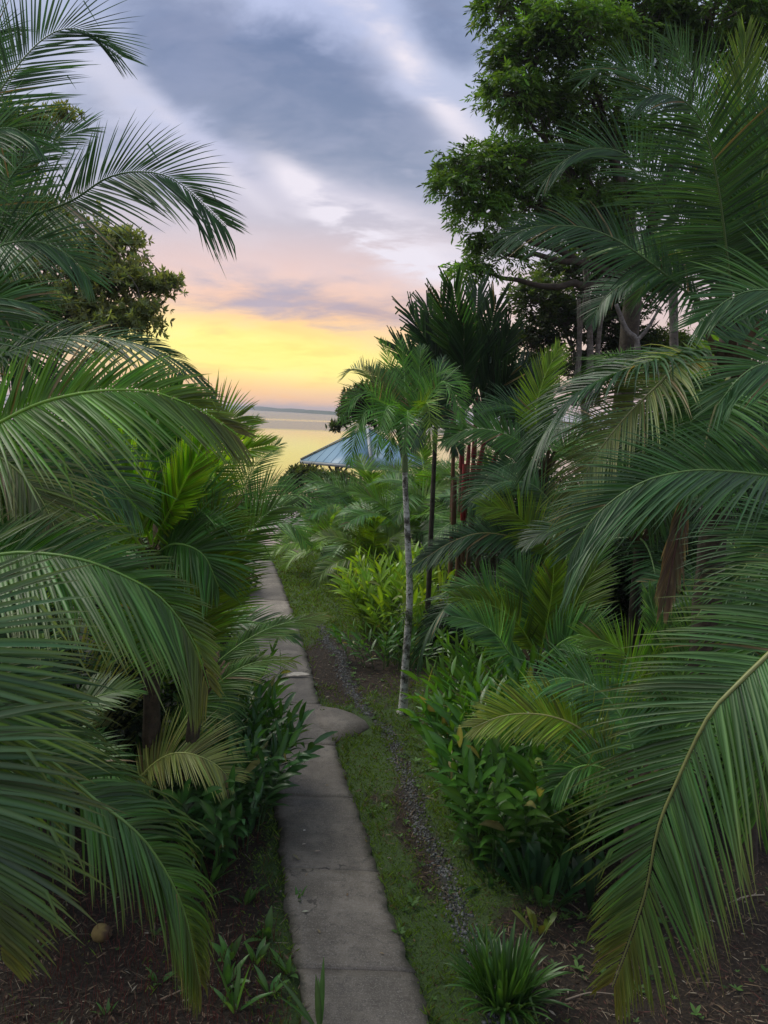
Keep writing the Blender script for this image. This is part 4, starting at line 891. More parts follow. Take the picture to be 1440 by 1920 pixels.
# trees on the left
LT = np.array((0.19, 0.235, 0.105))
tree('broad-crowned tree with rosettes of leaves behind the left palms', (-8.2, 19.0, -0.05), at(60, 760, 19),
     [bl(150, 480, 18.5, 90, 80, 60), bl(60, 420, 19, 80, 80, 60), bl(215, 530, 18, 80, 70, 50), bl(290, 540, 18, 48, 45, 26), bl(140, 590, 18, 100, 90, 60), bl(235, 610, 17.5, 60, 60, 32), bl(30, 560, 18, 100, 90, 80),
      bl(225, 450, 18.5, 44, 40, 26), bl(270, 585, 17.5, 34, 34, 22), bl(315, 525, 18, 22, 22, 12)],
     4000, 0.145, LT, bark='trunk_grey', r=0.12, ntw=450, per=7, width=0.40, rosettes=True, shell=0.25, loose=1.32, hang=-0.1, droop=0.1, var=0.4)
tree('smaller leafy crown at the upper left edge behind the palm fronds', (-10.0, 20.0, -0.05), at(-30, 500, 20),
     [bl(20, 250, 20, 60, 60, 42), bl(75, 235, 20, 42, 40, 28), bl(120, 212, 20, 26, 26, 14), bl(10, 310, 20, 60, 60, 45), bl(-40, 260, 20, 70, 60, 60)],
     1600, 0.145, (0.15, 0.185, 0.06), r=0.10, ntw=300, per=7, width=0.40, rosettes=True, shell=0.0, loose=1.2, hang=-0.1, droop=0.1)
# mangrove bushes near the pavilion
tree('leafy seaside tree overhanging the blue pavilion roof', (0.7, 31.0, -0.1), at(745, 790, 30), [bl(690, 745, 30, 46, 50, 26), bl(660, 775, 30, 30, 30, 22), bl(715, 775, 30, 50, 50, 30), bl(632, 800, 30, 16, 16, 8), bl(740, 730, 30, 50, 50, 40)], 1500, 0.20, (0.045, 0.07, 0.025), bark='trunk_brown', r=0.12, ntw=300, per=6, width=0.45, rosettes=True, hang=0, droop=0)
tree('open mangrove bush in front of the pavilion posts', (-4.4, 31.8, -0.1), at(570, 960, 31.5), [bl(565, 892, 31.5, 26, 30, 22), bl(545, 915, 31.5, 28, 30, 22), bl(590, 900, 31.5, 34, 30, 26), bl(640, 905, 31.5, 34, 30, 26), bl(620, 935, 31, 36, 34, 26), bl(560, 950, 31, 40, 30, 20)], 1100, 0.19, (0.06, 0.085, 0.03), bark='trunk_brown', r=0.06, ntw=260, per=5, width=0.4, rosettes=True, hang=0, droop=0, name='mangrove_bush', cat='bush')
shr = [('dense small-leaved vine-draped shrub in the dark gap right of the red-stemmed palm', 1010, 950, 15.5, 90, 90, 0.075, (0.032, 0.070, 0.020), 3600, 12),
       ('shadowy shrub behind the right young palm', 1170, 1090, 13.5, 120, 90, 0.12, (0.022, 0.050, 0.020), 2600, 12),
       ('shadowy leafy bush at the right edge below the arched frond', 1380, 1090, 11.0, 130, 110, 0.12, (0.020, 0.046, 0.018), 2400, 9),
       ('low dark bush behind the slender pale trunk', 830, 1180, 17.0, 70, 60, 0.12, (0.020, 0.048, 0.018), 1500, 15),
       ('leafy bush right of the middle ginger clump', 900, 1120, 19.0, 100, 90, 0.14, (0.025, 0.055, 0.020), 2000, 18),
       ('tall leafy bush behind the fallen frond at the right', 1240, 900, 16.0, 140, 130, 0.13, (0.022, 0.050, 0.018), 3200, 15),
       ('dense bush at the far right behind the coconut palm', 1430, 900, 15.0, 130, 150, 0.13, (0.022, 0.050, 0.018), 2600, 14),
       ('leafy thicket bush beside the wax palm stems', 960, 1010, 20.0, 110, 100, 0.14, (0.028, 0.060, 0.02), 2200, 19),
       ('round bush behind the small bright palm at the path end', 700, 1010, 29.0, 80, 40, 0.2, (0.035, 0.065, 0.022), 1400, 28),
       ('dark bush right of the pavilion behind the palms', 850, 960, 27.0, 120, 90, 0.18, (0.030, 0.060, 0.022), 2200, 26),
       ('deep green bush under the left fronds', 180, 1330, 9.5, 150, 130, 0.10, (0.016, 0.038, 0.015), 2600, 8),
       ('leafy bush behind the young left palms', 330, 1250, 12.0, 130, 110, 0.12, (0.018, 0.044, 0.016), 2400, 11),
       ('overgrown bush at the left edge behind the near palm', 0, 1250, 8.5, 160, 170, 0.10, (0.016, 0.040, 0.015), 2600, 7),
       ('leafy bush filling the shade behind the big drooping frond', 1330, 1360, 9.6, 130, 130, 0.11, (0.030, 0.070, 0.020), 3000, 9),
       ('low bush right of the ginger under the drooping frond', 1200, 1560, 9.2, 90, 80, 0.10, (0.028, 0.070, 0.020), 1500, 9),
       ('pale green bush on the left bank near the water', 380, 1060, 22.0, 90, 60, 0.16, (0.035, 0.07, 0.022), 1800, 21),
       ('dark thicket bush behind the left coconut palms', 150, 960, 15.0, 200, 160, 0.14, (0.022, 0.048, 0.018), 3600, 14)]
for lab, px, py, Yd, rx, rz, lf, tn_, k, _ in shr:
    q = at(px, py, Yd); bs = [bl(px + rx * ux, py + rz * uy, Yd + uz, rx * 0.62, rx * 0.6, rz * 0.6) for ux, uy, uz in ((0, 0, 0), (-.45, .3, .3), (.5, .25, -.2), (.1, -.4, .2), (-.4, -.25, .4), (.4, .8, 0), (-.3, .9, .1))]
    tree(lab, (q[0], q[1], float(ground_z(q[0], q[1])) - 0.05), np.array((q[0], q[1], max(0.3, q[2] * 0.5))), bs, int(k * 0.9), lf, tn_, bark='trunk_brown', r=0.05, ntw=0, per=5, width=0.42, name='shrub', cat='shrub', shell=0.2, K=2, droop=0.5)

# ------------------------------------------------------------------ the palms
YS = [1.0]      # how far back this palm's fronds stand compared with the listed distances
def F_(t, pts, **kw):
    if 'leaf' in kw: kw['leaf'] *= YS[0]
    if 'width' in kw: kw['width'] *= YS[0] ** 0.5
    return frond(t, pix(*[(a, b, c * YS[0]) for a, b, c in pts]), **kw)

# --- left: tall palm whose fronds reach into the sky
t = palm('tall coconut palm off the left edge whose fronds arch across the sky', at(-190, 560, 8.2), 0.13)
F_(t, [(-190, 520, 8.2), (-70, 310, 8.4), (0, 170, 8.6), (80, 74, 8.8), (150, 55, 8.9), (228, 108, 9.0)], leaf=0.80, pairs=110, face=0.55, droop=0.15, tint=DARK * 1.25, width=0.04, vee=0.1, sep=True, env=0.75)
F_(t, [(-190, 540, 8.0), (-60, 460, 7.9), (40, 412, 7.8), (133, 377, 7.7), (200, 334, 7.6), (267, 322, 7.5), (335, 342, 7.5), (425, 425, 7.5)], leaf=0.86, asym=(0.72, 1.1), pairs=125, face=0.6, droop=0.32, tint=DARK * 1.35, width=0.04, vee=0.15, sep=True, env=0.75)
F_(t, [(-190, 550, 7.6), (-90, 480, 7.4), (-20, 400, 7.2), (30, 318, 7.2), (90, 270, 7.2), (165, 240, 7.2)], leaf=0.62, pairs=100, face=0.5, droop=0.3, tint=BLUE, width=0.035, vee=0.1)
F_(t, [(-190, 560, 7.4), (-60, 490, 7.0), (20, 455, 6.8), (80, 455, 6.8), (130, 480, 6.8), (170, 525, 6.8)], leaf=0.66, pairs=100, face=0.6, droop=0.55, tint=BLUE, width=0.038)
F_(t, [(-190, 570, 7.6), (-100, 545, 7.2), (-40, 550, 7.0), (20, 580, 7.0), (60, 640, 7.0)], leaf=0.70, pairs=90, face=0.6, droop=0.5, tint=GREEN)
F_(t, [(-190, 520, 8.6), (-140, 300, 8.8), (-60, 130, 9), (-5, 60, 9), (30, 60, 9)], leaf=0.75, pairs=90, face=0.5, droop=0.2, tint=DARK * 1.3)
F_(t, [(-190, 520, 7.0), (-100, 330, 6.6), (-40, 260, 6.4), (20, 240, 6.3), (70, 270, 6.3)], leaf=0.7, pairs=80, face=0.6, droop=0.5, tint=BLUE)
F_(t, [(-190, 580, 7.9), (-60, 600, 7.6), (20, 640, 7.5), (70, 720, 7.5)], leaf=0.8, pairs=80, face=0.6, droop=0.5, tint=DARK * 1.4)

# --- left: middle palm with the long arch towards the water
t = palm('coconut palm at the left edge whose long bright arch points to the water', at(-260, 960, 5.2), 0.13)
F_(t, [(-260, 930, 5.2), (-110, 850, 4.9), (0, 792, 4.7), (78, 755, 4.65), (175, 734, 4.6), (272, 733, 4.6), (340, 752, 4.6), (395, 780, 4.65), (445, 815, 4.7)], leaf=0.84, asym=(0.5, 0.92), pairs=160, face=0.62, droop=0.42, tint=np.array((0.065, 0.145, 0.024)), width=0.036, vee=0.15, sep=True, tip=BROWN * 0.7, env=0.55, start=0.16)
F_(t, [(-260, 900, 6.2), (-100, 740, 6.1), (20, 660, 6.0), (110, 634, 6.0), (200, 634, 6.0), (290, 656, 6.0), (350, 690, 6.1), (400, 740, 6.2)], leaf=0.75, asym=(0.45, 1.0), pairs=120, face=0.35, droop=0.55, tint=DARK * 1.3, width=0.038, vee=0.15, sep=True)
F_(t, [(-260, 940, 5.6), (-130, 840, 5.5), (-20, 850, 5.5), (45, 895, 5.5), (90, 960, 5.5), (120, 1040, 5.5)], leaf=0.72, pairs=100, face=0.4, droop=0.9, tint=np.array((0.12, 0.14, 0.075)), width=0.035, a0=80)
F_(t, [(-260, 940, 6.5), (-100, 880, 6.6), (20, 850, 6.7), (130, 860, 6.8), (210, 900, 6.9), (260, 960, 7)], leaf=0.8, pairs=100, face=0.6, droop=0.5, tint=BLUE)
F_(t, [(-260, 900, 5.8), (-180, 700, 5.8), (-90, 600, 5.8), (-20, 560, 5.8), (60, 570, 5.8)], leaf=0.75, pairs=90, face=0.6, droop=0.4, tint=BLUE)
F_(t, [(-260, 960, 5.4), (-120, 940, 5.4), (0, 950, 5.5), (90, 1000, 5.6), (150, 1080, 5.7)], leaf=0.8, pairs=90, face=0.55, droop=0.6, tint=GREEN)

# --- left: nearest palm, lower left corner
t = palm('nearest coconut palm at the lower left whose heavy fronds droop over the litter', at(-420, 1240, 3.9), 0.13)
F_(t, [(-420, 1180, 4.4), (-200, 1080, 4.3), (0, 1040, 4.25), (80, 1038, 4.2), (155, 1050, 4.2), (218, 1073, 4.2), (288, 1110, 4.2), (332, 1155, 4.2), (368, 1215, 4.2), (392, 1290, 4.2)], leaf=0.72, asym=(0.5, 1.15), pairs=170, face=0.5, droop=0.42, tint=np.array((0.036, 0.092, 0.022)), width=0.036, vee=0.15, sep=True, env=0.5, tip=TIPY, start=0.18)
F_(t, [(-420, 1280, 3.9), (-240, 1290, 3.8), (-100, 1340, 3.75), (0, 1366, 3.7), (86, 1418, 3.7), (163, 1488, 3.7), (241, 1547, 3.7), (293, 1607, 3.75), (344, 1705, 3.8), (376, 1850, 3.9)], leaf=0.52, pairs=185, face=0.25, droop=1.7, tint=np.array((0.042, 0.092, 0.034)), width=0.034, vee=0.1, sep=True, tip=TIPY, env=0.65, start=0.2)
F_(t, [(-420, 1180, 3.5), (-260, 1130, 3.35), (-140, 1190, 3.25), (-90, 1290, 3.2), (-70, 1400, 3.2), (-75, 1520, 3.2), (-95, 1660, 3.2)], leaf=0.66, pairs=110, face=0.75, droop=0.35, tint=np.array((0.062, 0.108, 0.062)), width=0.046, a0=74, a1=34, one_side=0, sep=True, kink=0.12, tip=TIPY)
F_(t, [(-420, 1300, 3.4), (-270, 1310, 3.2), (-150, 1380, 3.1), (-80, 1480, 3.05), (-30, 1620, 3.05), (0, 1800, 3.1)], leaf=0.62, pairs=110, face=0.6, droop=0.45, tint=np.array((0.060, 0.104, 0.062)), width=0.046, a0=70, a1=26, sep=True, tip=TIPY)
F_(t, [(-420, 1240, 4.9), (-200, 1210, 5.0), (-40, 1250, 5.1), (60, 1330, 5.2), (120, 1450, 5.3)], leaf=0.75, pairs=90, face=0.5, droop=0.7, tint=DARK * 1.3)

# --- left: young bright palm in the middle distance
t = palm('young yellow-green coconut palm with upright new fronds behind the left fronds', at(284, 1030, 8.6), 0.09)
yk = dict(face=0.62, width=0.05)
F_(t, [(284, 1020, 8.4), (262, 960, 8.0), (240, 905, 7.8), (220, 860, 7.7), (190, 800, 7.7)], leaf=0.48, pairs=95, tint=YOUNG * 1.5, a0=38, a1=14, droop=0.1, **yk)
F_(t, [(290, 1015, 8.4), (318, 960, 8.0), (346, 905, 7.8), (372, 850, 7.7), (385, 800, 7.7)], leaf=0.48, pairs=95, tint=YOUNG * 1.5, a0=40, a1=14, droop=0.1, **yk)
F_(t, [(284, 1010, 8.4), (280, 920, 8.3), (282, 850, 8.3), (300, 780, 8.3), (340, 730, 8.3)], leaf=0.75, pairs=95, tint=GREEN * 1.15, droop=0.3, **yk)
F_(t, [(295, 1010, 8.8), (330, 950, 8.9), (395, 890, 9), (450, 850, 8.3), (505, 835, 8.2)], leaf=0.50, pairs=95, tint=YOUNG * 1.1, a0=52, droop=0.15, **yk)
F_(t, [(270, 1020, 8.8), (220, 960, 8.9), (170, 930, 9), (110, 930, 9.1), (60, 970, 9.2)], leaf=0.75, pairs=90, tint=GREEN * 1.2, droop=0.5, **yk)
F_(t, [(300, 1020, 8.3), (335, 970, 8.2), (370, 945, 8.1), (400, 950, 8.1), (425, 980, 8.1)], leaf=0.50, pairs=90, tint=GREEN * 1.2, droop=0.4, **yk)
F_(t, [(270, 1030, 8.1), (230, 990, 7.9), (190, 990, 7.8), (150, 1030, 7.7), (130, 1090, 7.7)], leaf=0.7, pairs=85, tint=YOUNG * 1.0, droop=0.5, **yk)
F_(t, [(280, 1000, 9.0), (240, 860, 9.2), (190, 770, 9.3), (120, 720, 9.4)], leaf=0.8, pairs=90, tint=GREEN * 1.3, droop=0.3, **yk)
F_(t, [(290, 1000, 9.2), (350, 880, 9.4), (410, 800, 9.5), (455, 780, 9.6)], leaf=0.8, pairs=90, tint=YOUNG * 0.8, droop=0.3, **yk)
F_(t, [(290, 1040, 8.0), (330, 1020, 7.8), (380, 1040, 7.7), (410, 1100, 7.7)], leaf=0.6, pairs=80, tint=GREEN, droop=0.5, **yk)

# --- left: fronds between the young palm and the path
t = palm('coconut palm leaning out to the left path edge with fronds level with the water', at(375, 1270, 8.4), 0.08, lean=(-0.2, 0.1))
F_(t, [(375, 1260, 8.4), (395, 1180, 8.4), (415, 1080, 8.4), (452, 1016, 8.4), (505, 960, 8.4), (548, 948, 8.5)], leaf=0.55, pairs=95, face=0.65, droop=0.25, tint=np.array((0.06, 0.12, 0.035)), width=0.04)
F_(t, [(375, 1250, 8.2), (360, 1150, 8.1), (370, 1060, 8.0), (400, 990, 8.0), (440, 960, 8.0)], leaf=0.7, pairs=95, face=0.6, droop=0.3, tint=YOUNG * 0.65, width=0.04)
F_(t, [(370, 1260, 8.2), (320, 1180, 8.0), (270, 1150, 7.9), (220, 1180, 7.8)], leaf=0.7, pairs=90, face=0.6, droop=0.5, tint=GREEN)
t = palm('palm beside the far path with airy fronds crossing the bay', at(425, 1010, 13.5), 0.1)
for pts, tn_ in (([(425, 1010, 13.5), (450, 930, 13.6), (480, 870, 13.6), (525, 832, 13.7)], GREEN), ([(425, 1010, 13.5), (460, 960, 13.6), (500, 915, 13.7), (545, 898, 13.8)], GREEN * 1.1),
                 ([(425, 1010, 13.3), (470, 965, 13.2), (510, 935, 13.1), (560, 928, 13.0), (600, 940, 13.0)], GREEN * 1.3), ([(425, 1015, 13.3), (480, 985, 13), (520, 975, 12.9), (552, 988, 12.8), (575, 1020, 12.8)], GREEN * 1.3),
                 ([(425, 1000, 13.7), (425, 900, 13.9), (440, 830, 14), (480, 790, 14)], GREEN), ([(420, 1000, 13.7), (380, 900, 13.9), (330, 850, 14), (270, 830, 14)], YOUNG * 0.7),
                 ([(420, 1010, 13.3), (370, 960, 13), (310, 950, 13), (260, 990, 13)], GREEN)):
    F_(t, pts, leaf=0.52, pairs=62, face=0.6, droop=0.35, tint=tn_, width=0.030, a0=62)
# --- left: low young palm beside the path
YS[0] = 1.45
t = palm('low young coconut palm on the left whose pale fronds reach over the path', at(228, 1530, 9.3), 0.09)
F_(t, [(232, 1525, 6.4), (301, 1408, 6.5), (370, 1284, 6.6), (430, 1223, 6.7), (500, 1180, 6.8), (560, 1163, 6.9), (612, 1152, 7.0)], leaf=0.34, asym=(0.45, 1.0), a0=50, a1=20, pairs=125, face=0.55, droop=0.3, tint=np.array((0.070, 0.135, 0.050)), width=0.030, sep=True, tip=YELLOW, start=0.25, env=0.7)
F_(t, [(234, 1525, 6.2), (300, 1420, 6.2), (350, 1345, 6.2), (410, 1280, 6.25), (475, 1243, 6.3), (546, 1236, 6.4)], leaf=0.40, asym=(0.4, 1.0), a0=62, pairs=115, face=0.5, droop=0.6, tint=np.array((0.065, 0.125, 0.045)), width=0.030, sep=True, tip=YELLOW, start=0.2)
F_(t, [(230, 1520, 5.9), (262, 1460, 5.8), (306, 1420, 5.75), (350, 1412, 5.7), (400, 1430, 5.7), (436, 1465, 5.7)], leaf=0.40, pairs=90, face=0.45, droop=0.35, tint=np.array((0.17, 0.19, 0.085)), width=0.030, start=0.3, label='yellowed frond', a1=35)
F_(t, [(226, 1510, 6.6), (236, 1400, 6.7), (245, 1280, 6.8), (240, 1180, 6.8), (225, 1110, 6.8)], leaf=0.5, pairs=95, face=0.6, droop=0.4, tint=YOUNG * 0.6)
F_(t, [(222, 1520, 6.3), (200, 1430, 6.2), (170, 1330, 6.1), (120, 1230, 6.0), (60, 1160, 5.9)], leaf=0.6, pairs=100, face=0.35, droop=0.8, tint=np.array((0.10, 0.12, 0.065)), rcol=np.array((0.16, 0.16, 0.05)))
F_(t, [(224, 1520, 6.5), (150, 1430, 6.6), (80, 1400, 6.6), (10, 1440, 6.6)], leaf=0.55, pairs=80, face=0.5, droop=0.6, tint=DARK * 1.4)
F_(t, [(228, 1510, 6.9), (290, 1380, 7.1), (320, 1260, 7.3), (330, 1180, 7.4), (310, 1120, 7.5)], leaf=0.6, pairs=90, face=0.5, droop=0.4, tint=GREEN)
F_(t, [(230, 1530, 6.0), (270, 1490, 5.8), (320, 1490, 5.7), (360, 1540, 5.6)], leaf=0.35, pairs=50, face=0.5, droop=0.5, tint=DARK * 1.4, flat=True)
YS[0] = 1.0
# fill palms left
for lab, px, py, Yd, Lf, n in (('background coconut palm low behind the left near fronds', 60, 1120, 11, 2.6, 13), ('background palm deep in the left thicket', 170, 900, 16, 3.0, 12), ('shaded small palm under the left fronds', 330, 1200, 10.5, 1.9, 11), ('shaded palm at the left edge low behind the drooping frond', 30, 1420, 7.6, 1.7, 11)):
    c = at(px, py, Yd); t = palm(lab, c, 0.08); ring_fronds(t, c, n, Lf, 80, -5, 70, rng.rand() * 6, GREEN, leaf=Lf * 0.24, pairs=60, face=0.3, droop=0.5, K=4, flat=True)

# --- right: tall coconut palm in front of the big tree
t = palm('tall dark coconut palm at the upper right in front of the big tree', at(1372, 600, 9.4), 0.13)
F_(t, [(1372, 590, 9.4), (1325, 575, 9.3), (1293, 552, 9.2), (1235, 505, 9.1), (1170, 458, 9.0), (1120, 434, 9.0), (1073, 424, 9.0), (1000, 426, 9.0), (935, 452, 9.0)], leaf=0.90, asym=(1.05, 0.6), pairs=125, face=0.5, droop=0.5, tint=DARK * 1.1, width=0.036, vee=0.1, sep=True, start=0.15)
F_(t, [(1372, 590, 9.2), (1366, 500, 9.0), (1345, 340, 8.8), (1322, 245, 8.7), (1290, 195, 8.6), (1240, 175, 8.5), (1195, 190, 8.5)], leaf=0.98, pairs=125, face=0.55, droop=0.55, tint=DARK * 1.0, width=0.036, a0=84, a1=30, sep=True, kink=0.12, start=0.1)
F_(t, [(1372, 580, 9.6), (1290, 440, 9.6), (1192, 305, 9.6), (1120, 278, 9.6), (1060, 300, 9.6), (1015, 345, 9.6)], leaf=0.8, pairs=105, face=0.5, droop=0.5, tint=DARK * 1.2, width=0.036)
F_(t, [(1372, 580, 9.6), (1300, 330, 9.8), (1230, 180, 9.9), (1160, 125, 10), (1090, 150, 10)], leaf=0.8, pairs=105, face=0.5, droop=0.4, tint=DARK * 1.25, width=0.034)
F_(t, [(1380, 560, 9.5), (1385, 380, 9.6), (1390, 220, 9.7), (1398, 60, 9.8)], leaf=0.75, pairs=100, face=0.6, droop=0.1, tint=YOUNG * 0.65, a0=42, a1=14, width=0.042)
F_(t, [(1380, 570, 9.5), (1420, 380, 9.5), (1450, 240, 9.5), (1520, 160, 9.5)], leaf=0.85, pairs=100, face=0.6, droop=0.3, tint=GREEN, width=0.042)
F_(t, [(1372, 580, 9.8), (1340, 300, 10.2), (1300, 150, 10.4), (1250, 70, 10.5)], leaf=0.8, pairs=100, face=0.6, droop=0.3, tint=DARK * 1.2, width=0.034)
F_(t, [(1385, 590, 9.3), (1440, 480, 9.0), (1500, 430, 8.8), (1580, 450, 8.7)], leaf=0.85, pairs=90, face=0.5, droop=0.5, tint=DARK * 1.4)
F_(t, [(1380, 590, 9.6), (1400, 450, 9.7), (1440, 330, 9.8), (1450, 260, 9.8), (1430, 190, 9.8)], leaf=0.8, pairs=90, face=0.5, droop=0.4, tint=DARK * 1.4)
# thin grey palm trunk passing behind
t = palm('slim palm with a thin curved grey trunk against the sky at the upper right', at(1262, 520, 15), 0.085, bark='trunk_grey', foot=np.array((at(1320, 760, 15)[0], 15, -0.05)))
ring_fronds(t, at(1262, 520, 15), 9, 2.2, 70, 0, 75, 0.5, DARK * 1.4, leaf=0.6, pairs=60, face=0.4, droop=0.5, K=4, flat=True)
# --- right: palm with the shaggy heart
t = palm('coconut palm with a shaggy brown heart at the right edge', at(1365, 690, 8.2), 0.14)
F_(t, [(1360, 660, 8.2), (1290, 662, 8.1), (1220, 678, 8.0), (1130, 712, 8.0), (1070, 750, 8.0), (1020, 815, 8.0), (985, 890, 8.0)], leaf=0.82, pairs=120, face=0.12, droop=1.0, tint=DARK * 1.15, width=0.045, a0=80)
F_(t, [(1355, 690, 7.9), (1285, 676, 7.7), (1230, 726, 7.6), (1175, 780, 7.6), (1120, 850, 7.6), (1085, 920, 7.6), (1065, 990, 7.6)], leaf=0.72, pairs=115, face=0.3, droop=1.0, tint=np.array((0.10, 0.125, 0.05)), width=0.034, rcol=np.array((0.22, 0.24, 0.08)), kink=0.15)
F_(t, [(1370, 700, 7.8), (1350, 740, 7.5), (1325, 820, 7.3), (1310, 920, 7.2)], leaf=0.7, pairs=80, face=0.4, droop=0.8, tint=GREEN, rcol=np.array((0.25, 0.26, 0.08)), a0=80)
F_(t, [(1380, 690, 8.2), (1420, 760, 8.0), (1440, 860, 7.9), (1450, 960, 7.9)], leaf=0.8, pairs=80, face=0.4, droop=0.8, tint=DARK * 1.4, a0=80)
F_(t, [(1370, 700, 8.4), (1300, 750, 8.5), (1240, 860, 8.6), (1210, 980, 8.7)], leaf=0.8, pairs=90, face=0.4, droop=0.9, tint=DARK * 1.4)
F_(t, [(1370, 690, 8.5), (1400, 640, 8.6), (1450, 610, 8.7), (1500, 640, 8.7)], leaf=0.8, pairs=80, face=0.4, droop=0.6, tint=DARK * 1.4)
F_(t, [(1290, 900, 7.8), (1272, 1000, 7.8), (1256, 1080, 7.8), (1243, 1145, 7.8)], leaf=0.42, pairs=46, face=0.5, droop=1.2, tint=np.array((0.17, 0.12, 0.12)), rcol=np.array((0.12, 0.06, 0.045)), label='dead brown hanging frond', a0=18, a1=8, r0=0.03)
# big fibrous bundle on the heart
# --- right: near palm beyond the right edge
t = palm('nearest coconut palm beyond the right edge whose big frond hangs into the lower right corner', at(1830, 1010, 4.3), 0.14)
F_(t, [(1830, 960, 4.3), (1600, 1080, 4.0), (1440, 1228, 3.85), (1378, 1288, 3.8), (1327, 1345, 3.8), (1270, 1463, 3.8), (1233, 1555, 3.8), (1212, 1667, 3.8), (1180, 1765, 3.85), (1148, 1850, 3.9)], leaf=0.84, asym=(0.92, 0.72), pairs=185, face=0.55, droop=0.42, tint=np.array((0.044, 0.094, 0.042)), width=0.031, vee=0.12, sep=True, env=0.5, tip=np.array((0.15, 0.13, 0.02)), start=0.16, rcol=np.array((0.20, 0.22, 0.07)), a0=66, a1=24, r0=0.02)
F_(t, [(1830, 940, 5.6), (1640, 920, 5.6), (1520, 902, 5.55), (1440, 892, 5.5), (1370, 884, 5.5), (1300, 882, 5.5), (1220, 898, 5.5), (1160, 930, 5.5), (1110, 975, 5.5), (1068, 1040, 5.5)], leaf=0.92, asym=(1.1, 0.62), pairs=150, face=0.45, droop=0.5, tint=np.array((0.032, 0.074, 0.036)), width=0.036, vee=0.25, sep=True, start=0.15, env=0.72)
F_(t, [(1830, 900, 5.4), (1640, 640, 5.4), (1520, 560, 5.4), (1440, 543, 5.4), (1376, 555, 5.4), (1310, 605, 5.4)], leaf=0.62, pairs=115, face=0.6, droop=0.4, tint=BLUE * 1.15, width=0.036, sep=True)
F_(t, [(1830, 920, 5.2), (1640, 730, 5.2), (1530, 680, 5.2), (1440, 680, 5.2), (1390, 705, 5.2), (1345, 760, 5.2)], leaf=0.60, pairs=110, face=0.6, droop=0.4, tint=BLUE * 1.15, width=0.036, sep=True)
F_(t, [(1830, 960, 5.9), (1620, 980, 6.0), (1500, 1000, 6.0), (1420, 1040, 6.0), (1370, 1100, 6.0)], leaf=0.85, pairs=90, face=0.4, droop=0.6, tint=DARK * 1.5)
F_(t, [(1830, 960, 5.0), (1640, 1000, 4.9), (1540, 1100, 4.8), (1480, 1240, 4.8), (1440, 1400, 4.8), (1420, 1540, 4.8)], leaf=0.8, pairs=100, face=0.4, droop=0.7, tint=GREEN * 0.9)
# --- right: young palms
t = palm('young coconut palm standing above the bright ginger right of the slender trunk', at(1010, 1245, 11), 0.08)
for pts, tn_, lf in (([(1010, 1240, 11), (985, 1190, 11), (950, 1150, 10.9), (905, 1130, 10.8), (850, 1120, 10.8)], YOUNG * 0.6, 0.42), ([(1005, 1245, 10.6), (960, 1230, 10.4), (930, 1190, 10.3), (890, 1165, 10.2), (845, 1155, 10.2)], BLUE * 1.5, 0.5),
                     ([(1010, 1235, 11.1), (1005, 1170, 11.1), (990, 1110, 11.1), (965, 1060, 11.2)], BLUE * 1.3, 0.62), ([(1012, 1235, 11), (1025, 1170, 11), (1035, 1110, 11), (1040, 1050, 11)], YOUNG * 0.8, 0.42),
                     ([(1018, 1235, 11), (1060, 1170, 11.1), (1090, 1110, 11.2), (1120, 1060, 11.3)], YOUNG * 0.6, 0.6), ([(1015, 1240, 10.8), (1060, 1200, 10.7), (1110, 1190, 10.6), (1150, 1220, 10.6)], GREEN * 1.2, 0.55),
                     ([(1018, 1235, 11.3), (1070, 1140, 11.5), (1105, 1060, 11.6), (1110, 990, 11.7)], GREEN * 1.3, 0.6), ([(1010, 1240, 11.4), (960, 1160, 11.6), (900, 1100, 11.8), (840, 1110, 12)], GREEN, 0.55)):
    F_(t, pts, leaf=lf, pairs=80, face=0.62, droop=0.25, tint=tn_, width=0.045, a0=58)
YS[0] = 1.0
t = palm('young coconut palm half hidden by the right drooping frond with a yellow-green arching frond', at(1190, 1490, 7.8), 0.08)
F_(t, [(1185, 1480, 7.8), (1150, 1425, 7.8), (1090, 1368, 7.8), (1040, 1345, 7.8), (990, 1338, 7.8), (940, 1343, 7.8), (885, 1365, 7.8)], leaf=0.50, pairs=110, face=0.55, droop=0.35, tint=np.array((0.115, 0.165, 0.018)), width=0.040, sep=True, tip=YELLOW, start=0.2, rcol=np.array((0.30, 0.30, 0.10)))
F_(t, [(1195, 1470, 8.0), (1180, 1380, 8.1), (1140, 1310, 8.1), (1090, 1278, 8.1), (1045, 1272, 8.1), (1005, 1290, 8.1)], leaf=0.58, pairs=100, face=0.5, droop=0.45, tint=BLUE * 1.6, width=0.040, sep=True)
F_(t, [(1200, 1470, 8.2), (1220, 1350, 8.3), (1190, 1255, 8.3), (1150, 1210, 8.3), (1085, 1190, 8.3)], leaf=0.55, pairs=95, face=0.6, droop=0.4, tint=np.array((0.075, 0.15, 0.022)), width=0.040)
F_(t, [(1200, 1465, 8.4), (1235, 1330, 8.5), (1245, 1220, 8.5), (1215, 1110, 8.5)], leaf=0.45, pairs=85, face=0.6, droop=0.15, tint=BLUE * 1.5, a0=45, a1=14, width=0.042)
F_(t, [(1205, 1465, 8.2), (1260, 1320, 8.2), (1310, 1190, 8.2), (1365, 1080, 8.2)], leaf=0.62, pairs=95, face=0.6, droop=0.2, tint=np.array((0.07, 0.145, 0.04)), a0=60, width=0.042)
F_(t, [(1205, 1470, 8.0), (1290, 1360, 8.0), (1370, 1290, 8.0), (1440, 1270, 8.0)], leaf=0.6, pairs=85, face=0.6, droop=0.4, tint=GREEN)
F_(t, [(1185, 1480, 7.6), (1130, 1440, 7.5), (1080, 1440, 7.4), (1040, 1480, 7.4)], leaf=0.45, pairs=75, face=0.5, droop=0.5, tint=GREEN)
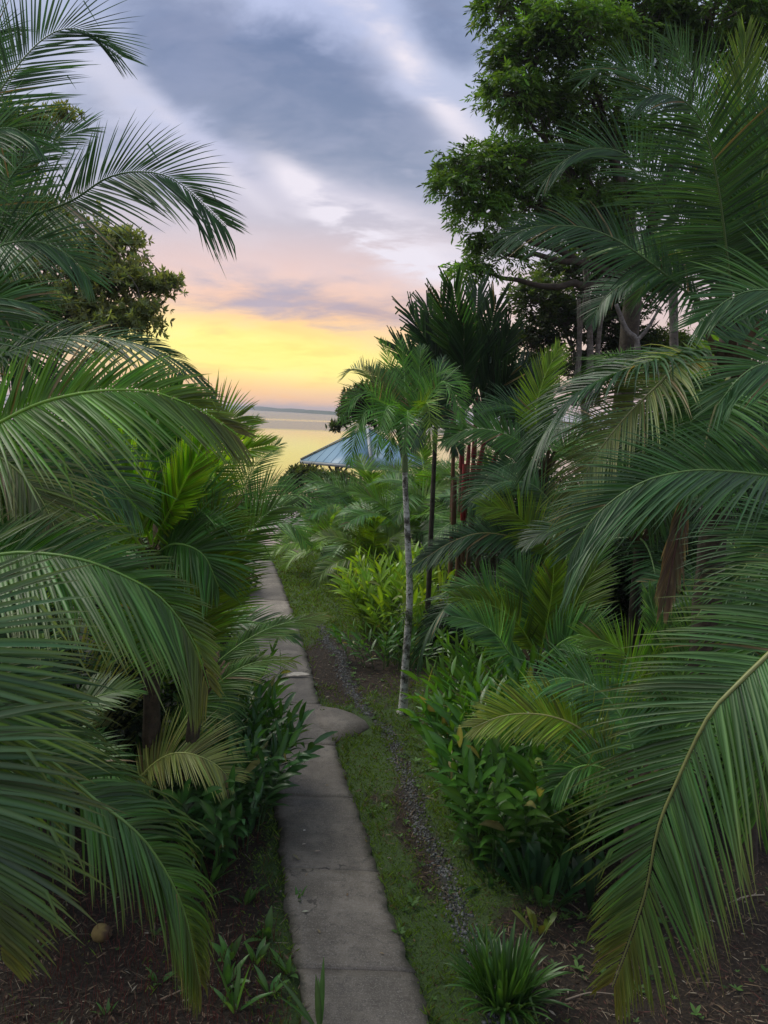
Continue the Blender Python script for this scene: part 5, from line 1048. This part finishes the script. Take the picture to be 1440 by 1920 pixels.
YS[0] = 1.0
# dark fronds over the middle
t = palm('dark coconut palm behind the young right palm with one low arch to the slender trunk', at(1060, 1080, 13), 0.12)
F_(t, [(1060, 1070, 13), (1010, 1030, 13), (965, 1008, 13), (900, 1000, 13), (840, 1020, 13), (775, 1062, 13)], leaf=0.75, asym=(1.0, 0.6), pairs=110, face=0.45, droop=0.45, tint=DARK * 1.1, width=0.05, rcol=np.array((0.2, 0.2, 0.06)))
F_(t, [(1050, 1090, 12.6), (980, 1090, 12.4), (900, 1105, 12.3), (840, 1135, 12.2), (800, 1190, 12.2), (782, 1250, 12.2)], leaf=0.65, pairs=100, face=0.15, droop=0.9, tint=DARK * 1.0, width=0.045)
F_(t, [(1060, 1060, 13.2), (1040, 960, 13.4), (1000, 910, 13.5), (940, 905, 13.5), (880, 935, 13.5)], leaf=0.7, pairs=90, face=0.4, droop=0.5, tint=BLUE, width=0.045)
F_(t, [(1060, 1060, 13.4), (1090, 950, 13.6), (1120, 900, 13.7), (1180, 890, 13.8)], leaf=0.7, pairs=80, face=0.5, droop=0.4, tint=GREEN, width=0.045)
F_(t, [(1060, 1070, 13), (1010, 1010, 13), (960, 960, 13), (900, 950, 12.9)], leaf=0.6, pairs=80, face=0.6, droop=0.3, tint=YOUNG * 0.7, width=0.045)
t = palm('green coconut palm right of the sealing wax palm', at(1020, 880, 15), 0.12)
F_(t, [(1020, 870, 15), (985, 835, 15), (935, 810, 15), (880, 805, 15), (830, 828, 15)], leaf=0.75, pairs=95, face=0.5, droop=0.4, tint=GREEN, width=0.05)
F_(t, [(1020, 860, 15), (1005, 780, 15.2), (1020, 710, 15.3), (1050, 650, 15.4)], leaf=0.6, pairs=85, face=0.6, droop=0.2, tint=YOUNG * 0.9, width=0.05, a0=50)
F_(t, [(1015, 880, 14.8), (960, 870, 14.7), (910, 900, 14.6), (880, 950, 14.6)], leaf=0.7, pairs=85, face=0.4, droop=0.5, tint=DARK * 1.5, width=0.05)
F_(t, [(1025, 875, 14.8), (1070, 830, 14.7), (1120, 830, 14.6), (1160, 870, 14.6)], leaf=0.7, pairs=85, face=0.4, droop=0.5, tint=GREEN, width=0.05)
F_(t, [(1025, 870, 15.2), (1000, 790, 15.4), (950, 760, 15.5), (900, 770, 15.5)], leaf=0.7, pairs=85, face=0.4, droop=0.5, tint=DARK * 1.5, width=0.05)
for lab, px, py, Yd, Lf, n, tn_ in (('background palm in the gap above the right young palms', 1200, 1010, 12.5, 2.3, 12, DARK * 1.4), ('background palm behind the shaggy-hearted palm', 1290, 820, 12, 2.8, 12, DARK * 1.4),
                                    ('background palm right of the pavilion', 800, 930, 23, 2.6, 12, GREEN * 1.2), ('background palm between wax palm stems and the dark arch', 930, 980, 18, 2.4, 12, GREEN * 1.2), ('low shaded palm at the right edge above the mulch', 1440, 1180, 9, 1.8, 11, DARK * 1.4)):
    c = at(px, py, Yd); t = palm(lab, c, 0.09); ring_fronds(t, c, n, Lf, 80, -5, 70, rng.rand() * 6, tn_, leaf=Lf * 0.25, pairs=62, face=0.3, droop=0.45, K=4, flat=True)
# --- centre palms by the shore
c = at(612, 1035, 24.5); t = palm('small bright palm standing on the lawn right of the path end', c, 0.11); ring_fronds(t, c, 17, 2.1, 84, 10, 75, 0.4, np.array((0.12, 0.21, 0.03)), leaf=0.48, pairs=62, face=0.45, droop=0.3, K=4, width=0.05, flat=True)
c = at(700, 985, 27); t = palm('larger palm in front of the pavilion roof', c, 0.15); ring_fronds(t, c, 16, 3.4, 84, 10, 75, 1.0, GREEN * 1.2, leaf=0.85, pairs=70, face=0.45, droop=0.35, K=4, width=0.06, flat=True)
c = at(755, 1000, 22); t = palm('palm with hanging pale fronds just left of the slender trunk', c, 0.12); ring_fronds(t, c, 13, 2.8, 70, -5, 75, 2.0, GREEN * 1.3, leaf=0.75, pairs=70, face=0.4, droop=0.6, K=4, width=0.055, flat=True)
c = at(700, 1050, 21); t = palm('low palm behind the bright ginger clump', c, 0.1); ring_fronds(t, c, 12, 1.9, 80, 10, 70, 3.0, YOUNG * 0.6, leaf=0.45, pairs=60, face=0.45, droop=0.4, K=4, width=0.05, flat=True)

# --- slender palm standing by itself
FT = gp(755, 1336); TOPY = FT[1]
t = thing('slender_palm', 'slender palm with a pale lichened trunk standing alone right of the path', 'palm tree', FT)
P = spline([FT + np.array((0, 0, -0.1)), at(760, 1250, TOPY), at(768, 1120, TOPY), at(764, 1000, TOPY), at(759, 880, TOPY), at(762, 800, TOPY)], 60)
rr_ = np.interp(np.linspace(0, 1, 61), [0, 0.03, 0.1, 0.5, 0.9, 1], [0.15, 0.09, 0.070, 0.056, 0.044, 0.042]) * (1 + 0.03 * np.sin(np.arange(61) * 2.1))
V, C, F = tube(P[:53], rr_[:53], 12, (0.1,) * 3, 0.08); link('trunk', fast_mesh('trunk', V, F, M['trunk_pale'], C, True), t)
V, C, F = tube(P[51:], np.linspace(0.056, 0.035, 10), 10, (0.11, 0.17, 0.06), 0.02); link('crownshaft', fast_mesh('crownshaft', V, F, M['rachis'], C, True), t)
cc_ = at(762, 800, TOPY)
for pts, tn_ in (([(715, 640, 1), (735, 700, 1)], GREEN * 1.3), ([(752, 640, .8), (758, 700, .6)], GREEN * 1.2), ([(640, 712, 1), (690, 700, .4)], np.array((0.09, 0.11, 0.04))), ([(640, 790, -.3), (690, 735, -.2)], GREEN * 1.3),
                 ([(655, 870, -.6), (690, 770, -.4)], GREEN * 1.3), ([(868, 800, -.5), (830, 715, -.3)], GREEN * 1.4), ([(875, 740, .4), (820, 700, .2)], GREEN * 1.1), ([(705, 850, -1.), (730, 760, -.6)], GREEN * 1.4),
                 ([(810, 840, -1.), (800, 755, -.6)], YOUNG * 0.7), ([(790, 650, .6), (785, 710, .3)], GREEN), ([(760, 850, -1.2), (765, 770, -.7)], GREEN * 1.3), ([(730, 860, .6), (740, 770, .5)], GREEN), ([(690, 690, .8), (720, 720, .4)], GREEN)):
    (tx, ty, td), (mx_, my_, md) = pts
    F_(t, [(762, 800, TOPY), ((762 + mx_) / 2, (790 + my_) / 2 + 5, TOPY + md * .5), (mx_, my_, TOPY + md), ((mx_ + tx) / 2 + (tx - mx_) * .1, (my_ + ty) / 2 - 12, TOPY + (md + td) / 2), (tx, ty, TOPY + td)], leaf=0.36, pairs=62, face=0.5, droop=0.35, tint=tn_, width=0.034, K=4, a0=65, a1=25, vee=0.35, jit=0.16, r0=0.012)
# ferny tuft growing on the trunk
e0 = at(757, 1150, TOPY - 0.07); n = 40; a = rng.rand(n) * 6.28
V, C, F = merge(*strips(np.tile(e0, (n, 1)) + 0.04 * rng.randn(n, 3) * np.array((1, .3, 2.5)), np.stack([np.cos(a), -0.6 + 0 * a, np.sin(a) * 0.8], 1), np.tile(np.array((0, -0.5, 1.0)), (n, 1)), 0.10 + 0.16 * rng.rand(n), 0.02, 0.9, 4, 'lance', 0.3, np.array((0.05, 0.085, 0.025))[None] * (0.4 + rng.rand(n, 1))))
o = link('epiphyte', fast_mesh('epiphyte', V, F, M['leaf'], C), t); o['kind'] = 'stuff'
# second thin trunk behind it
t = palm('thin dark-stemmed palm between the slender palm and the wax palm', at(817, 800, 16.5), 0.05, bark='trunk_brown', fibre=False)
for k, (tx, ty) in enumerate(((790, 690), (850, 700), (870, 780), (780, 760), (830, 670), (770, 840), (860, 850))):
    F_(t, [(817, 805, 16.5), ((817 + tx) / 2, (800 + ty) / 2 - 25, 16.5), (tx, ty, 16.5 + 0.3 * math.sin(k * 2))], leaf=0.4, pairs=50, face=0.5, droop=0.4, tint=DARK * 1.3, width=0.04, K=4, flat=True)

# --- sealing wax palm: a cluster of red-shafted stems with stiff dark feather fronds
Q = at(880, 1000, 17.5)
t = thing('sealing_wax_palm', 'clustered sealing wax palm with red stems and stiff dark fan-like fronds', 'palm tree', (Q[0], Q[1], 0))
RED = (0.17, 0.012, 0.010)
heads = [((868, 770, 17.5), (862, 1010)), ((895, 740, 17.8), (880, 1000)), ((850, 720, 17.9), (850, 1010)), ((915, 790, 17.3), (872, 1010)), ((880, 830, 17.1), (868, 1010)), ((945, 800, 17.9), (885, 1010))]
for k, ((hx, hy, hd), (bx, by)) in enumerate(heads):
    top_ = at(hx, hy, hd); ft = at(bx, by, 17.5 + 0.1 * k); ft = np.array((ft[0], ft[1], 0))
    cs = at(hx + (bx - hx) * 0.45, hy + (by - hy) * 0.45, hd)
    P = spline([ft, (ft + cs) / 2, cs], 14); V, C, F = tube(P, np.linspace(0.06, 0.045, 15), 8, (0.10, 0.075, 0.04) if k % 2 else (0.13, 0.07, 0.03), 0.1); link('stem', fast_mesh('stem', V, F, M['fibre'], C, True), t)
    P = spline([cs, (cs + top_) / 2, top_], 8); V, C, F = tube(P, np.linspace(0.065, 0.035, 9), 8, RED); link('crownshaft', fast_mesh('crownshaft', V, F, M['rachis'], C, True), t)
for k, (bx, x1, y0, y1) in enumerate(((850, 852, 900, 1000), (868, 872, 870, 975), (882, 888, 868, 940), (895, 899, 866, 930))):
    P = spline([at(bx, y1, 17.0), at((bx + x1) / 2, (y0 + y1) / 2, 16.9), at(x1, y0, 16.9)], 8); V, C, F = tube(P, np.linspace(0.062, 0.055, 9), 8, (0.26, 0.016, 0.014) if k else (0.12, 0.06, 0.03)); link('crownshaft', fast_mesh('crownshaft', V, F, M['rachis'], C, True), t)
stiff = [(770, 590, 850, 720), (800, 572, 855, 720), (850, 540, 880, 720), (895, 545, 885, 720), (930, 570, 895, 730), (955, 620, 900, 740), (985, 690, 915, 780), (1000, 740, 915, 800), (745, 650, 850, 750), (765, 700, 855, 790), (825, 560, 868, 730),
         (980, 800, 915, 800), (940, 680, 890, 760), (905, 640, 880, 760), (830, 650, 862, 780), (870, 620, 870, 760), (1010, 700, 945, 800), (800, 640, 852, 760), (985, 850, 900, 830), (935, 850, 890, 830), (960, 740, 900, 800), (875, 690, 870, 800), (920, 740, 890, 830), (960, 700, 900, 790)]
for k, (tx, ty, bx, by) in enumerate(stiff):
    Yd = 17.5 + 0.7 * math.sin(k * 2.4); mx_, my_ = (tx + bx) / 2 + (tx - bx) * 0.06, (ty + by) / 2 - 6
    F_(t, [(bx, by, 17.5), (mx_, my_, (17.5 + Yd) / 2), (tx, ty, Yd)], leaf=0.62, pairs=26, face=0.55 + 0.3 * math.sin(k * 5.1) ** 2 * 0.6, droop=0.05, tint=DARK * (0.75 + 0.25 * math.sin(k)), width=0.075, K=4, a0=42, a1=14, vee=0.25, env=0.9, start=0.3, r0=0.016, jit=0.06, rcol=np.array((0.05, 0.055, 0.03)), torn=0, prof='blunt')

print('leaflet objects', N_LEAFLET_OBJECTS[0], 'objects', len(bpy.data.objects), 'tris', sum(sum(len(p.vertices) - 2 for p in o.data.polygons) if len(o.data.polygons) < 400 else len(o.data.polygons) * 2 for o in bpy.data.objects if o.type == 'MESH'))

# ------------------------------------------------------------------ air: the far shore fades in the damp evening haze
hv_, hf_ = boxes([((-4300, -100, -4.5), (4300, 5300, 24.0))])
m = bpy.data.materials.new('evening_haze'); m.use_nodes = True; N = NT(m.node_tree); N.n.clear()
out = N.new('ShaderNodeOutputMaterial'); pvn = N.new('ShaderNodeVolumePrincipled'); N.l.new(pvn.outputs[0], out.inputs['Volume'])
pvn.inputs['Color'].default_value = (0.82, 0.86, 0.95, 1); pvn.inputs['Density'].default_value = 0.00035; pvn.inputs['Anisotropy'].default_value = 0.0
tag(sub('haze', fast_mesh('haze', hv_, hf_, m), None), 'thin damp evening haze over the bay', 'haze', kind='stuff')
